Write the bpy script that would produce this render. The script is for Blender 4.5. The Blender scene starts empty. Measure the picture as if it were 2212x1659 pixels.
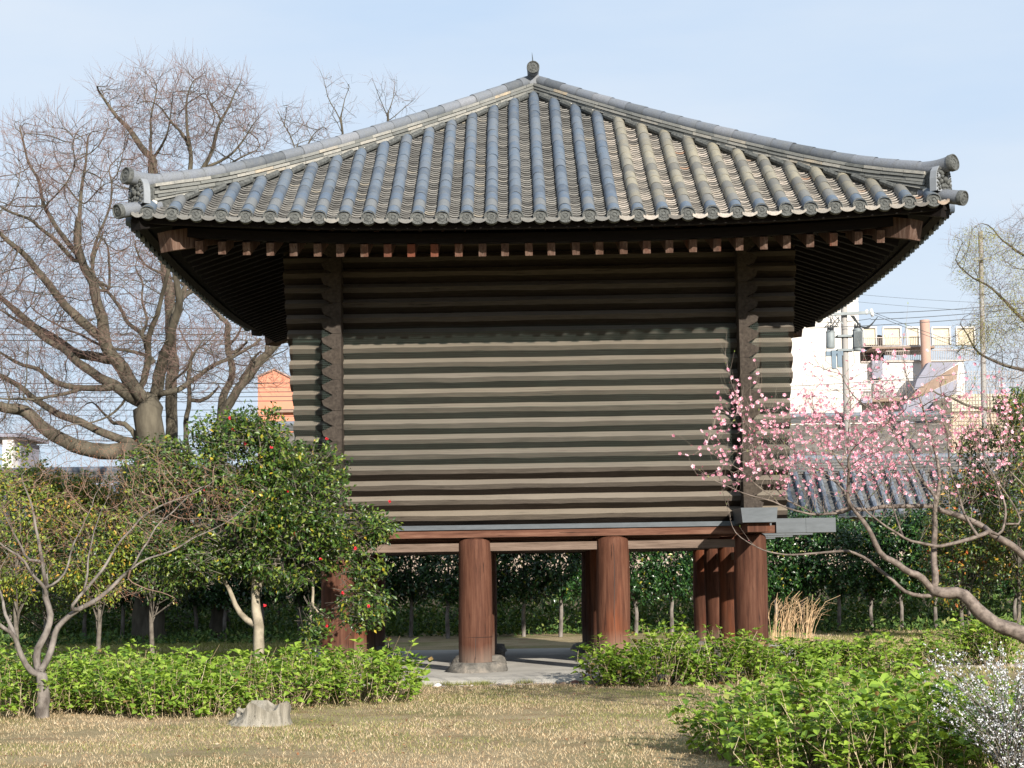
import bpy, math, random, numpy as np
from mathutils import Vector, Matrix, kdtree, noise as mnoise
from math import sin, cos, pi, radians, exp, sqrt
random.seed(7); rng = np.random.default_rng(11)
S = bpy.context.scene
# ------------------------------------------------------------------ camera
CAM = np.array([-0.36, -26.5176, 1.6]); YAW, PITCH, ROLL, FPX = -0.0015, 0.0962, -0.0155, 4109.37
PW, PH = 2212.0, 1659.0
_f = np.array([sin(YAW)*cos(PITCH), cos(YAW)*cos(PITCH), sin(PITCH)])
_r = np.array([cos(YAW), -sin(YAW), 0.0]); _u = np.cross(_r, _f)
CR = _r*cos(ROLL)+_u*sin(ROLL); CU = -_r*sin(ROLL)+_u*cos(ROLL); CF = _f
cd = bpy.data.cameras.new('camera'); cam = bpy.data.objects.new('camera', cd); S.collection.objects.link(cam)
cam.matrix_world = Matrix(((CR[0], CU[0], -CF[0], CAM[0]), (CR[1], CU[1], -CF[1], CAM[1]), (CR[2], CU[2], -CF[2], CAM[2]), (0, 0, 0, 1)))
cd.sensor_width = 36; cd.lens = FPX/PW*36; cd.clip_end = 3000; cd.clip_start = 0.1
S.camera = cam
def at(x, y, Y):
    """world point on the vertical plane at depth Y seen at photo point (x, y) of a 2212 wide frame"""
    d = CF+CR*(x-PW/2)/FPX+CU*(PH/2-y)/FPX
    return CAM+d*((Y-CAM[1])/d[1])
def size(px, Y): return px*(Y-CAM[1])/FPX
# ------------------------------------------------------------------ light
SUN_AZ, SUN_EL = radians(24), radians(22.5)          # from behind the camera, to its right
W = bpy.data.worlds.new('World'); S.world = W; W.use_nodes = True
wn = W.node_tree; bg = wn.nodes['Background']
sky = wn.nodes.new('ShaderNodeTexSky'); sky.sky_type = 'NISHITA'; sky.sun_disc = False
sky.sun_elevation = SUN_EL; sky.sun_rotation = pi-SUN_AZ
sky.air_density = 1.0; sky.dust_density = 1.0; sky.ozone_density = 1.6
wmx = wn.nodes.new('ShaderNodeMix'); wmx.data_type = 'RGBA'; wmx.inputs[0].default_value = 0.85     # thin even veil of high haze
wmx.inputs[7].default_value = (5.9, 7.4, 9.4, 1)
wtc = wn.nodes.new('ShaderNodeTexCoord'); wmp = wn.nodes.new('ShaderNodeMapping'); wmp.inputs['Scale'].default_value = (1.2, 1.2, 5.5); wmp.inputs['Location'].default_value = (3.1, .4, 1.7)
wnz = wn.nodes.new('ShaderNodeTexNoise'); wnz.inputs['Scale'].default_value = 1.6; wnz.inputs['Detail'].default_value = 7; wnz.inputs['Roughness'].default_value = .55
wn.links.new(wtc.outputs['Generated'], wmp.inputs[0]); wn.links.new(wmp.outputs[0], wnz.inputs['Vector'])
wcr = wn.nodes.new('ShaderNodeValToRGB'); wcr.color_ramp.elements[0].position = .38; wcr.color_ramp.elements[1].position = .72
wcr.color_ramp.elements[0].color = (6.2, 7.7, 9.7, 1); wcr.color_ramp.elements[1].color = (8.0, 8.8, 9.8, 1)
wn.links.new(wnz.outputs[0], wcr.inputs[0]); wn.links.new(wcr.outputs[0], wmx.inputs[7])
wn.links.new(sky.outputs[0], wmx.inputs[6]); wn.links.new(wmx.outputs[2], bg.inputs[0])
bg.inputs[1].default_value = 0.058
sd = bpy.data.lights.new('sun', 'SUN'); sd.energy = 5.0; sd.angle = radians(0.55); sd.color = (1, 0.93, 0.82)
so = bpy.data.objects.new('sun', sd); S.collection.objects.link(so)
sv = Vector((sin(SUN_AZ)*cos(SUN_EL), -cos(SUN_AZ)*cos(SUN_EL), sin(SUN_EL)))
so.rotation_euler = sv.to_track_quat('Z', 'Y').to_euler(); so.location = (8, -20, 20)
S.view_settings.view_transform = 'Standard'; S.view_settings.look = 'None'
S.view_settings.exposure = 0.85; S.view_settings.gamma = 1; S.view_settings.use_curve_mapping = False
S.cycles.max_bounces = 6; S.cycles.diffuse_bounces = 2; S.cycles.transparent_max_bounces = 8; S.cycles.caustics_reflective = False; S.cycles.caustics_refractive = False

# ------------------------------------------------------------------ mesh helpers
class MB:
    def __init__(s): s.V = []; s.F = {3: [], 4: []}; s.n = 0; s.ng = []
    def add(s, V, F3=None, F4=None):
        V = np.asarray(V, float).reshape(-1, 3)
        if F3 is not None and len(F3): s.F[3].append(np.asarray(F3, int).reshape(-1, 3)+s.n)
        if F4 is not None and len(F4): s.F[4].append(np.asarray(F4, int).reshape(-1, 4)+s.n)
        s.V.append(V); s.n += len(V)
    def box(s, c, sz, M=None):
        x, y, z = np.array(sz)/2
        V = np.array([[-x,-y,-z],[x,-y,-z],[x,y,-z],[-x,y,-z],[-x,-y,z],[x,-y,z],[x,y,z],[-x,y,z]])
        if M is not None: V = V@np.array(M).T
        s.add(V+np.array(c), F4=[[0,3,2,1],[4,5,6,7],[0,1,5,4],[1,2,6,5],[2,3,7,6],[3,0,4,7]])
    def box2(s, a, b):
        a = np.minimum(a, b) if False else np.array(a, float); b = np.array(b, float)
        s.box((a+b)/2, np.abs(b-a))
    def bar(s, p, q, w, h, up=(0, 0, 1)):
        p = np.array(p, float); q = np.array(q, float); d = q-p; L = np.linalg.norm(d); d = d/L
        r = np.cross(d, up); r = r/np.linalg.norm(r); u = np.cross(r, d)
        s.box((p+q)/2, (w, L, h), np.stack([r, d, u], 1))
    def tube(s, P, R, n=6, cap=True, wob=0):
        P = np.asarray(P, float); m = len(P); R = np.broadcast_to(np.asarray(R, float), (m,))
        T = np.gradient(P, axis=0); T /= np.linalg.norm(T, axis=1)[:, None]+1e-9
        ref = np.array([0, 0, 1.]) if abs(T[0, 2]) < .8 else np.array([1., .2, 0])
        if m > 3 and n > 3:                           # carry the frame along so that it never flips
            A = np.zeros((m, 3)); v = np.cross(T[0], ref)
            for i in range(m):
                v = v-T[i]*(v@T[i]); v = v/(np.linalg.norm(v)+1e-9); A[i] = v
        else: A = np.cross(T, ref); A /= np.linalg.norm(A, axis=1)[:, None]+1e-9
        B = np.cross(T, A)
        a = np.arange(n)*2*pi/n
        rr = R[:, None]*(1+(wob*rng.standard_normal((m, n)) if wob else 0))
        V = P[:, None]+rr[..., None]*(A[:, None]*np.cos(a)[None, :, None]+B[:, None]*np.sin(a)[None, :, None])
        i = np.arange(m-1)[:, None]*n; j = np.arange(n)[None]; k = (j+1) % n
        F = np.stack([i+j, i+n+j, i+n+k, i+k], -1).reshape(-1, 4)
        s.add(V.reshape(-1, 3), F4=F)
        if cap:
            c0 = len(V.reshape(-1, 3))
            for e, rev in ((0, False), (m-1, True)):
                ring = V[e]; Vc = np.vstack([ring, ring.mean(0)])
                F = [[q, (q+1) % n, n] if not rev else [(q+1) % n, q, n] for q in range(n)]
                s.add(Vc, F3=F)
    def prism(s, poly, y0, y1, ax=1):
        """polygon of (u, v) points extruded along axis ax from y0 to y1"""
        n = len(poly); V = []
        for y in (y0, y1):
            for (a, b) in poly:
                p = [a, b]; p.insert(ax, y); V.append(p)
        F4 = [[i, (i+1) % n, n+(i+1) % n, n+i] for i in range(n)]
        s.add(V, F4=F4); s.ng.append((s.n-2*n, n)); s.ng.append((s.n-n, n))
    def strip(s, A, B):
        A = np.asarray(A, float); B = np.asarray(B, float); n = len(A)
        i = np.arange(n-1); s.add(np.vstack([A, B]), F4=np.stack([i, i+1, n+i+1, n+i], 1))
    def build(s, name, mat=None, parent=None, smooth=False):
        me = bpy.data.meshes.new(name)
        V = np.vstack(s.V); F3 = np.vstack(s.F[3]) if s.F[3] else np.zeros((0, 3), int); F4 = np.vstack(s.F[4]) if s.F[4] else np.zeros((0, 4), int)
        ng = [np.arange(a, a+n) for a, n in s.ng]
        loops = np.concatenate([F3.ravel(), F4.ravel()]+ng).astype(np.int32)
        tot = np.concatenate([np.full(len(F3), 3), np.full(len(F4), 4), np.array([len(g) for g in ng], int)]).astype(np.int32)
        st = np.concatenate([[0], np.cumsum(tot)[:-1]]).astype(np.int32)
        me.vertices.add(len(V)); me.vertices.foreach_set('co', V.astype(np.float32).ravel())
        me.loops.add(len(loops)); me.loops.foreach_set('vertex_index', loops)
        me.polygons.add(len(tot)); me.polygons.foreach_set('loop_start', st); me.polygons.foreach_set('loop_total', tot)
        me.polygons.foreach_set('use_smooth', np.full(len(tot), bool(smooth)))
        me.update(calc_edges=True); me.validate()
        if smooth == 'auto':
            me.set_sharp_from_angle(angle=radians(40))
        o = bpy.data.objects.new(name, me); S.collection.objects.link(o)
        if mat: me.materials.append(mat)
        if parent: o.parent = parent
        return o
def tag(o, label=None, cat=None, group=None, kind=None):
    if label: o['label'] = label
    if cat: o['category'] = cat
    if group: o['group'] = group
    if kind: o['kind'] = kind
    return o
def thing(name, label, cat, group=None, loc=(0, 0, 0)):
    o = bpy.data.objects.new(name, None); S.collection.objects.link(o); o.location = loc; o.empty_display_size = .2
    return tag(o, label, cat, group)
def copy_tree(o, parent=None):
    c = o.copy(); S.collection.objects.link(c); c.parent = parent
    for ch in o.children: copy_tree(ch, c)
    return c
# ------------------------------------------------------------------ materials
def ramp(nt, fac, stops):
    r = nt.nodes.new('ShaderNodeValToRGB'); e = r.color_ramp.elements
    while len(e) < len(stops): e.new(.5)
    for i, (p, c) in enumerate(stops): e[i].position = p; e[i].color = (*c, 1)
    nt.links.new(fac, r.inputs[0]); return r.outputs[0]
def mix(nt, fac, a, b, mode='MIX'):
    m = nt.nodes.new('ShaderNodeMix'); m.data_type = 'RGBA'; m.blend_type = mode; m.clamp_factor = True
    for k, v in ((0, fac), (6, a), (7, b)):
        if hasattr(v, 'node'): nt.links.new(v, m.inputs[k])
        else: m.inputs[k].default_value = v if k == 0 else (*v, 1)
    return m.outputs[2]
def noise(nt, scale=5, detail=4, rough=.6, stretch=None, space='Object'):
    tc = nt.nodes.new('ShaderNodeTexCoord'); mp = nt.nodes.new('ShaderNodeMapping')
    nt.links.new(tc.outputs[space], mp.inputs[0]); mp.inputs['Scale'].default_value = stretch or (1, 1, 1)
    n = nt.nodes.new('ShaderNodeTexNoise'); n.inputs['Scale'].default_value = scale; n.inputs['Detail'].default_value = detail; n.inputs['Roughness'].default_value = rough
    nt.links.new(mp.outputs[0], n.inputs['Vector']); return n.outputs['Fac']
def island(nt):
    return nt.nodes.new('ShaderNodeNewGeometry').outputs['Random Per Island']
def newmat(name, rough=.8, spec=.3):
    m = bpy.data.materials.new(name); m.use_nodes = True; nt = m.node_tree; b = nt.nodes['Principled BSDF']
    b.inputs['Roughness'].default_value = rough; b.inputs['Specular IOR Level'].default_value = spec
    return m, nt, b
def bump(nt, b, h, s=.3, d=.02):
    n = nt.nodes.new('ShaderNodeBump'); n.inputs['Strength'].default_value = s; n.inputs['Distance'].default_value = d
    nt.links.new(h, n.inputs['Height']); nt.links.new(n.outputs[0], b.inputs['Normal'])
def mat_mottled(name, c1, c2, scale=6, rough=.85, stretch=None, bs=.3, bd=.01, isl=0, c3=None, spec=.3, metal=0, lo=.35, hi=.65):
    m, nt, b = newmat(name, rough, spec); b.inputs['Metallic'].default_value = metal
    n = noise(nt, scale, 6, .65, stretch)
    st = [(lo, c1), (hi, c2)] if c3 is None else [(lo-.08, c1), (.5, c2), (hi+.08, c3)]
    c = ramp(nt, n, st)
    if isl: c = mix(nt, isl, c, ramp(nt, island(nt), [(0, tuple(x*.35 for x in c1)), (1, tuple(min(1, x*1.5) for x in c2))]))
    nt.links.new(c, b.inputs['Base Color'])
    if bs: bump(nt, b, n, bs, bd)
    return m
def mat_wood(name, dark, mid, light, axis, scale=9, rough=.8, bleach_lit=None, bd=.012, extra=None, feet=None, cracks=.8):
    m, nt, b = newmat(name, rough, .2)
    st = [1, 1, 1]; st[axis] = .07
    grain = noise(nt, scale*2.6, 6, .7, tuple(st)); st2 = [.5, .5, .5]; st2[axis] = .12
    big = noise(nt, 3, 3, .5, tuple(st2))
    oi = nt.nodes.new('ShaderNodeObjectInfo')
    c = ramp(nt, grain, [(.3, dark), (.5, mid), (.72, light)])
    c = mix(nt, ramp(nt, big, [(.3, (0, 0, 0)), (.7, (1, 1, 1))]), mix(nt, .2, c, dark), c)
    if extra:                                         # patches of fresher wood
        e = noise(nt, 1.3, 5, .65, tuple(x*1.2 for x in st2)); c = mix(nt, ramp(nt, e, [(.55, (0, 0, 0)), (.70, (1, 1, 1))]), c, extra)
    if bleach_lit:                                        # upward faces weather pale; sunlit tops and shaded undersides also put into the colour
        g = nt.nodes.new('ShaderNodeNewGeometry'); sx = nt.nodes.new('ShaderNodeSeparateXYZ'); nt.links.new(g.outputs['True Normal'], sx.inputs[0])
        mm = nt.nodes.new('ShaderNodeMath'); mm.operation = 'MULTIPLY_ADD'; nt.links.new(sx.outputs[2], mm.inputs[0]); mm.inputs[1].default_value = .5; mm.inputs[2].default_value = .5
        c = mix(nt, ramp(nt, mm.outputs[0], [(.16, (0, 0, 0)), (.31, (.24, .24, .24)), (.56, (.24, .24, .24)), (.68, (1, 1, 1))]), c, mix(nt, grain, tuple(x*.66 for x in bleach_lit), tuple(x*1.08 for x in bleach_lit)))
    if feet:                                          # greyed, dirty post feet
        tc = nt.nodes.new('ShaderNodeTexCoord'); sx = nt.nodes.new('ShaderNodeSeparateXYZ'); nt.links.new(tc.outputs['Object'], sx.inputs[0])
        ad = nt.nodes.new('ShaderNodeMath'); ad.operation = 'MULTIPLY_ADD'; nt.links.new(big, ad.inputs[0]); ad.inputs[1].default_value = -.5; nt.links.new(sx.outputs[2], ad.inputs[2])
        c = mix(nt, ramp(nt, ad.outputs[0], [(.10, (.5, .5, .5)), (.36, (0, 0, 0))]), c, feet)
    st3 = [4.2, 4.2, 4.2]; st3[axis] = .22
    ck = noise(nt, 8, 3, .55, tuple(st3)); cl = ramp(nt, ck, [(.30, (cracks,)*3), (.345, (0, 0, 0))])
    c = mix(nt, cl, c, tuple(x*.25 for x in dark))
    v = ramp(nt, oi.outputs['Random'], [(0, (.84, .83, .82)), (.5, (1, 1, 1)), (1, (1.0, .96, .9))]); c = mix(nt, 1, c, v, 'MULTIPLY')
    nt.links.new(c, b.inputs['Base Color']); bump(nt, b, grain, .6, bd)
    return m
def mat_leaf(name, stops, rough=.45, spec=.5, trans=.25, tcol=None):
    m, nt, b = newmat(name, rough, spec)
    c = ramp(nt, island(nt), stops); nt.links.new(c, b.inputs['Base Color'])
    if trans:
        t = nt.nodes.new('ShaderNodeBsdfTranslucent'); nt.links.new(mix(nt, 1, c, tcol or (1.0, 1.0, .45), 'MULTIPLY'), t.inputs[0])
        mx = nt.nodes.new('ShaderNodeMixShader'); mx.inputs[0].default_value = trans
        out = nt.nodes['Material Output']; nt.links.new(b.outputs[0], mx.inputs[1]); nt.links.new(t.outputs[0], mx.inputs[2]); nt.links.new(mx.outputs[0], out.inputs[0])
    return m
def mat_plain(name, c, rough=.6, metal=0, spec=.4, var=.15, scale=3):
    return mat_mottled(name, tuple(x*(1-var) for x in c), tuple(min(1, x*(1+var)) for x in c), scale, rough, bs=0, metal=metal, spec=spec)

M = {}
M['log'] = mat_wood('weathered_log', (.017, .0125, .010), (.034, .026, .021), (.062, .05, .041), 0, scale=24, bleach_lit=(.235, .205, .17), cracks=.6)
M['log_y'] = mat_wood('weathered_log_side', (.02, .015, .013), (.048, .038, .031), (.085, .07, .058), 1, bleach_lit=(.045, .037, .03))
M['post'] = mat_wood('red_brown_post', (.035, .014, .009), (.085, .034, .020), (.145, .068, .043), 2, scale=7, extra=(.2, .058, .022), feet=(.2, .165, .135))
M['beam'] = mat_wood('red_brown_beam', (.06, .025, .016), (.12, .055, .036), (.2, .11, .075), 0)
M['tie'] = mat_wood('grey_brown_beam', (.08, .058, .045), (.15, .11, .09), (.22, .17, .14), 0)
M['eave'] = mat_wood('shade_dark_eave_wood', (.003, .002, .002), (.006, .004, .0035), (.011, .007, .006), 0)  # deep shade under the eaves put into the wood colour, hence near-black
M['rafter'] = mat_wood('rafter_wood', (.05, .025, .018), (.10, .06, .045), (.2, .145, .12), 2, extra=(.17, .055, .032))
M['net'] = mat_plain('green_wire', (.055, .085, .07), .6, .1)
M['flash'] = mat_mottled('grey_sheet_metal', (.045, .055, .065), (.07, .083, .096), 4, .5, bs=.05, spec=.5, stretch=(1, 1, 4))
M['tube'] = mat_mottled('blue_grey_tile', (.085, .125, .22), (.16, .22, .35), 5, .62, bs=.25, bd=.006, spec=.35)
def mat_tile(name, stops, rough=.62, mott=.45):
    m, nt, b = newmat(name, rough, .35); c = ramp(nt, island(nt), stops)
    n = noise(nt, 9, 5, .7); n2 = noise(nt, 60, 3, .6)
    c = mix(nt, ramp(nt, n, [(.42, (0, 0, 0)), (.7, (mott, mott, mott))]), c, (.16, .165, .16)); c = mix(nt, ramp(nt, n2, [(.35, (.3, .3, .3)), (.6, (0, 0, 0))]), c, (.04, .04, .04))
    nt.links.new(c, b.inputs['Base Color']); bump(nt, b, n2, .35, .004); return m
M['tube_b'] = mat_tile('blue_grey_round_tile', [(0, (.07, .09, .12)), (.3, (.085, .118, .17)), (.65, (.105, .14, .188)), (.88, (.125, .145, .175)), (1, (.155, .16, .16))], mott=.6)
M['tube_y'] = mat_tile('yellow_grey_round_tile', [(0, (.13, .126, .115)), (.35, (.21, .19, .145)), (.7, (.29, .26, .19)), (1, (.16, .158, .15))], mott=.6)
M['tube_r'] = mat_tile('ridge_round_tile', [(0, (.08, .09, .105)), (.3, (.13, .145, .17)), (.7, (.17, .185, .215)), (1, (.21, .22, .245))], mott=.5)
M['pan'] = mat_tile('grey_pan_tile', [(0, (.07, .068, .065)), (.35, (.115, .112, .107)), (.7, (.165, .16, .15)), (.95, (.23, .22, .205)), (1, (.27, .24, .19))], .8, .5)
M['pan_y'] = mat_tile('pale_pan_tile', [(0, (.11, .1, .09)), (.3, (.2, .185, .165)), (.55, (.29, .262, .23)), (.9, (.44, .39, .345)), (.985, (.3, .26, .21)), (1, (.34, .19, .12))], .8, .4)
M['course'] = mat_tile('ridge_course_tile', [(0, (.085, .09, .085)), (.3, (.15, .153, .142)), (.6, (.215, .213, .195)), (.93, (.31, .295, .26)), (1, (.38, .3, .2))], .85, .8)
M['disc'] = mat_mottled('grey_end_tile', (.04, .043, .043), (.11, .115, .11), 30, .8, bs=.6, bd=.01)
M['mortar'] = mat_plain('white_mortar', (.6, .57, .5), .9)
M['crack'] = mat_plain('crack_dark', (.02, .012, .01))
M['stone'] = mat_mottled('foundation_stone', (.06, .056, .05), (.135, .125, .11), 7, .95, bs=.9, bd=.05, c3=(.25, .215, .18))
M['slab'] = mat_mottled('pale_concrete', (.31, .295, .27), (.43, .41, .37), 1.6, .95, bs=.25, bd=.01)
M['bark_z'] = mat_mottled('grey_brown_bark', (.04, .034, .025), (.12, .105, .078), 3, .95, stretch=(1, 1, .35), bs=.6, bd=.04)
M['twig_red'] = mat_plain('reddish_twig', (.15, .095, .08), .9)
M['bark_pale'] = mat_mottled('pale_grey_bark', (.075, .063, .055), (.22, .195, .175), 9, .9, stretch=(1, 1, .5), bs=.5, bd=.02)
M['bark_peach'] = mat_mottled('peach_bark', (.06, .045, .037), (.21, .17, .145), 14, .7, stretch=(1, 1, 1), bs=.5, bd=.012)
M['bark_dark'] = mat_mottled('dark_bark', (.07, .06, .05), (.17, .15, .125), 9, .95, bs=.4)
M['bark_cream'] = mat_mottled('cream_bark', (.17, .145, .105), (.36, .31, .235), 6, .9, bs=.4)
_mc = {}
def mat_cached(k, fn):
    if k not in _mc: _mc[k] = fn()
    return _mc[k]
# ------------------------------------------------------------------ setting: ground
def gz(x, y):
    t = np.clip((np.asarray(y)+7)/5.2, 0, 1); return .085*t*t*(3-2*t)
def ground():
    def lines(a, b, near, far): return np.unique(np.round(np.concatenate([np.linspace(-far, a, 14), np.linspace(a, b, int((b-a)/near)), np.linspace(b, far, 14)]), 3))
    xs = lines(-14, 14, .35, 900); ys = lines(-17, 24, .35, 900)
    X, Y = np.meshgrid(xs, ys); Z = gz(X, Y)
    inn = (abs(X) < 13.9) & (Y > -16.9) & (Y < 23.9)
    Z = Z+np.where(inn, .018*np.sin(X*1.7+Y*.6)*np.cos(Y*1.3-X*.4), 0)*np.where((Y > -1.6) & (Y < 8) & (abs(X) < 4.6), 0, 1)
    nx, ny = len(xs), len(ys); m = MB()
    i, j = np.meshgrid(np.arange(nx-1), np.arange(ny-1)); a = (j*nx+i).ravel()
    m.add(np.stack([X.ravel(), Y.ravel(), Z.ravel()], 1), F4=np.stack([a, a+1, a+nx+1, a+nx], 1))
    mt, nt, b = newmat('lawn_ground', .97, .1)
    n1 = noise(nt, .55, 5, .6); n2 = noise(nt, 2.3, 5, .7); n3 = noise(nt, 40, 4, .7)
    c = ramp(nt, n1, [(.36, (.18, .18, .07)), (.5, (.31, .25, .145)), (.66, (.39, .31, .195))])
    c = mix(nt, ramp(nt, n2, [(.5, (0, 0, 0)), (.72, (.8, .8, .8))]), c, (.24, .13, .075))
    c = mix(nt, ramp(nt, n3, [(.3, (.6, .6, .6)), (.6, (0, 0, 0))]), c, (.1, .085, .045))
    nt.links.new(c, b.inputs['Base Color']); bump(nt, b, n3, .8, .03)
    tag(m.build('ground', mt, smooth=True), kind='structure')
ground()
def interp(x, xs, ys): return np.interp(x, xs, ys)

# ------------------------------------------------------------------ storehouse
HW, YE, DY = 5.28, -2.6, 6.2           # eave half width, front eave line, wall depth
YC = DY/2; HS = YC-YE                   # centre and half depth of the eave square
BAY = 1.911; PX = [-1.5*BAY, -.5*BAY, .5*BAY, 1.5*BAY]; PY = [0, DY/3, 2*DY/3, DY]
def zs(t, T, d): return 6.03+.50*d+.010*d*d+.15*(abs(t)/T)**2.5
def FR(face):
    """frame of a roof face: maps (t along the eave, d inward, z) to the world"""
    if face == 'front': return HW, lambda t, d, z: (t, YE+d, z)
    if face == 'back': return HW, lambda t, d, z: (-t, 2*YC-YE-d, z)
    if face == 'left': return HS, lambda t, d, z: (-HW+d, YC-t, z)
    return HS, lambda t, d, z: (HW-d, YC+t, z)
store = thing('log_storehouse', 'raised dark timber log storehouse with a grey tiled hip roof on thick red-brown posts', 'storehouse', loc=(0, 0, 0))
# base slab and stones
m = MB()
nx = 24
def slab():
    m = MB(); xs = np.linspace(-4.3, 4.35, 40); prof = [(-1.38, .0), (-1.37, .105), (-1.30, .135), (-1.12, .165), (-.6, .18), (DY+1.0, .18), (DY+1.2, .15), (DY+1.25, 0)]
    P = np.array([[[x, y+(.05*mnoise.noise((x*.9, 0, 3)) if y < -1 else 0), z] for (y, z) in prof] for x in xs])
    n = len(prof)
    for i in range(len(xs)-1): m.strip(P[i], P[i+1])
    m.prism([(y, z) for y, z in prof], -4.3, -4.3001, 0) if False else None
    for sx in (0, -1):
        Q = P[sx]; m.add(np.vstack([Q, Q*[1, 1, 0]]), F4=[[k, k+1, n+k+1, n+k] for k in range(n-1)])
    return m.build('base_slab', M['slab'], store)
slab()
def blob(m, c, r, seed, seg=14, rings=8, flat=1.0, amp=.18):
    V = []; 
    for i in range(rings+1):
        th = pi*i/rings
        for j in range(seg):
            ph = 2*pi*j/seg; d = Vector((sin(th)*cos(ph), sin(th)*sin(ph), cos(th)))
            k = 1+amp*mnoise.noise(d*1.7+Vector((seed*3.1, seed, 0)))+amp*.5*mnoise.noise(d*4+Vector((seed, 0, 7)))
            z = d.z*r[2]*k
            if flat < 1: z = min(z, r[2]*flat)
            V.append((c[0]+d.x*r[0]*k, c[1]+d.y*r[1]*k, c[2]+z))
    F = [[i*seg+j, (i+1)*seg+j, (i+1)*seg+(j+1) % seg, i*seg+(j+1) % seg] for i in range(rings) for j in range(seg)]
    m.add(V, F4=F)
for yi, y in enumerate(PY):
    for xi, x in enumerate(PX):
        m = MB(); blob(m, (x, y, .13), (.40, .42, .30), yi*4+xi+1, 22, 14, .60, .22)
        m.build('foundation_stone', M['stone'], store, True)
        m = MB(); z = np.linspace(.3, 1.97, 14); rr = .232-.012*np.clip((z-1.5)/.5, 0, 1)**2
        z = np.append(z, [2.0, 2.015]); rr = np.append(rr, [.2, .17])
        ph = x*3+y
        m.tube([(x+.006*sin(3*k+ph), y, k) for k in z], rr*(1+.01*np.sin(z*5+ph)), 28, True)
        p = m.build('post', M['post'], store, 'auto')
        if yi == 0 and xi == 2:
            m = MB(); m.tube([(x+.008+.008*sin(k*5), y-.2285-(0.002), k) for k in np.linspace(.5, 1.92, 20)], .0055*np.sin(np.linspace(.3, 2.9, 20)), 5)
            m.build('drying_crack', M['crack'], p)
        if yi == 0 and xi == 1:
            m = MB(); m.tube([(x+.004*k, y-.231, k) for k in np.linspace(.36, .64, 4)], .004, 5); m.build('drying_crack', M['crack'], p)
            m = MB(); a = np.linspace(pi*.95, 2.05*pi, 20); m.tube([(x+.2325*cos(q), y+.2325*sin(q), .655) for q in a], .0035, 4); m.build('splice_joint', M['crack'], p)
for y in PY:                                          # tie beams
    m = MB(); m.box((0, y, 1.89), (2*PX[3], .12, .11)); m.build('tie_beam', M['tie'], store)
for x in PX:
    m = MB(); m.box((x, YC, 1.72), (.12, DY, .11)); m.build('tie_beam', M['tie'], store)
for y in PY:                                          # floor beams run left-right, capped with sheet metal where they stick out
    m = MB(); m.box((0, y, 2.073), (2*PX[3]+.7, .40, .105)); m.build('floor_beam', M['beam'], store)
    m = MB(); m.box((0, y-.012, 2.16), (2*PX[3]-.2, .44, .064)); m.build('metal_flashing', M['flash'], store)
    for sgn in (1, -1):
        m = MB(); m.box2((sgn*3.21, y-.235, 2.02), (sgn*4.03, y+.235, 2.218)); 
        m.box2((sgn*3.62, y-.24, 2.022), (sgn*3.635, y+.24, 2.221))
        m.build('metal_beam_cap', M['flash'], store)
for x in PX[::3]:
    m = MB(); m.box((x, YC, 2.235), (.34, DY+2.0, .1)); m.build('cross_beam', M['beam'], store)
    for y, s in ((0, -1), (DY, 1)):
        m = MB(); ya, yb = y+s*.17, y+s*1.15
        a, b_ = .245, .225
        P = []
        for yy in (ya, yb): P += [(x-a, yy, 2.345), (x+a, yy, 2.345), (x+b_, yy, 2.15), (x-b_, yy, 2.15)]
        m.add(P, F4=[[0, 1, 2, 3], [4, 5, 6, 7], [0, 1, 5, 4], [1, 2, 6, 5], [2, 3, 7, 6], [3, 0, 4, 7]])
        m.build('metal_beam_cap', M['flash'], store)
        m = MB(); m.box((x, y+s*.62, 2.085), (.30, .85, .12)); m.build('bracket_block', M['post'], store)
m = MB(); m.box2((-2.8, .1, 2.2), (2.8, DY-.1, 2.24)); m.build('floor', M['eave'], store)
# logs
PIT, Z0, NL = .2135, 2.19, 19
def log_mesh(L0, L1, zc, seed, along='x', side=-1, base=0.0):
    """one log: triangular outside, flat inside"""
    prof = [(.12, -.5), (0.0, -.5), (-.132, -.15), (-.152, .15), (0.0, .5), (.12, .5)]   # (depth, height / pitch); last edge is inner face
    n = len(prof); st = np.linspace(L0, L1, 44); m = MB(); P = []
    for q in st:
        row = []
        for k, (dy, dz) in enumerate(prof):
            w = .0
            if k in (2, 3): w = .012*mnoise.noise((q*1.3, seed*5.3, k*.7))+.005*mnoise.noise((q*6, seed*3.1, k))
            if k in (1, 4): w = .006*mnoise.noise((q*1.6, seed*2.3, 9))
            dd = dy+(.008*mnoise.noise((q*2, seed, k+4)) if k in (2, 3) else 0)
            z = zc+dz*PIT*.992+w
            row.append((q, base-side*dd*1.0, z) if along == 'x' else (base-side*dd, q, z))
        P.append(row)
    P = np.array(P).reshape(-1, 3); i = np.arange(len(st)-1)[:, None]*n; j = np.arange(n)[None]; k = (j+1) % n
    m.add(P, F4=np.stack([i+j, i+n+j, i+n+k, i+k], -1).reshape(-1, 4)); m.ng += [(0, n), (len(P)-n, n)]
    return m
for i in range(NL):
    z = Z0+PIT*(i+.5); ex = 3.37+.013*i+random.uniform(-.015, .015)
    # outside of the front wall faces -Y: depth values are negative outwards
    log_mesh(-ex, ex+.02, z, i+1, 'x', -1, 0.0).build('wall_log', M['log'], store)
    if i < NL-1:
        zz = z+PIT/2
        for sx in (-1, 1):
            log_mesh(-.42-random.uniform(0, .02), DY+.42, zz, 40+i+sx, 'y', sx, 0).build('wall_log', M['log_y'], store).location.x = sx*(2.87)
m = MB()
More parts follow.
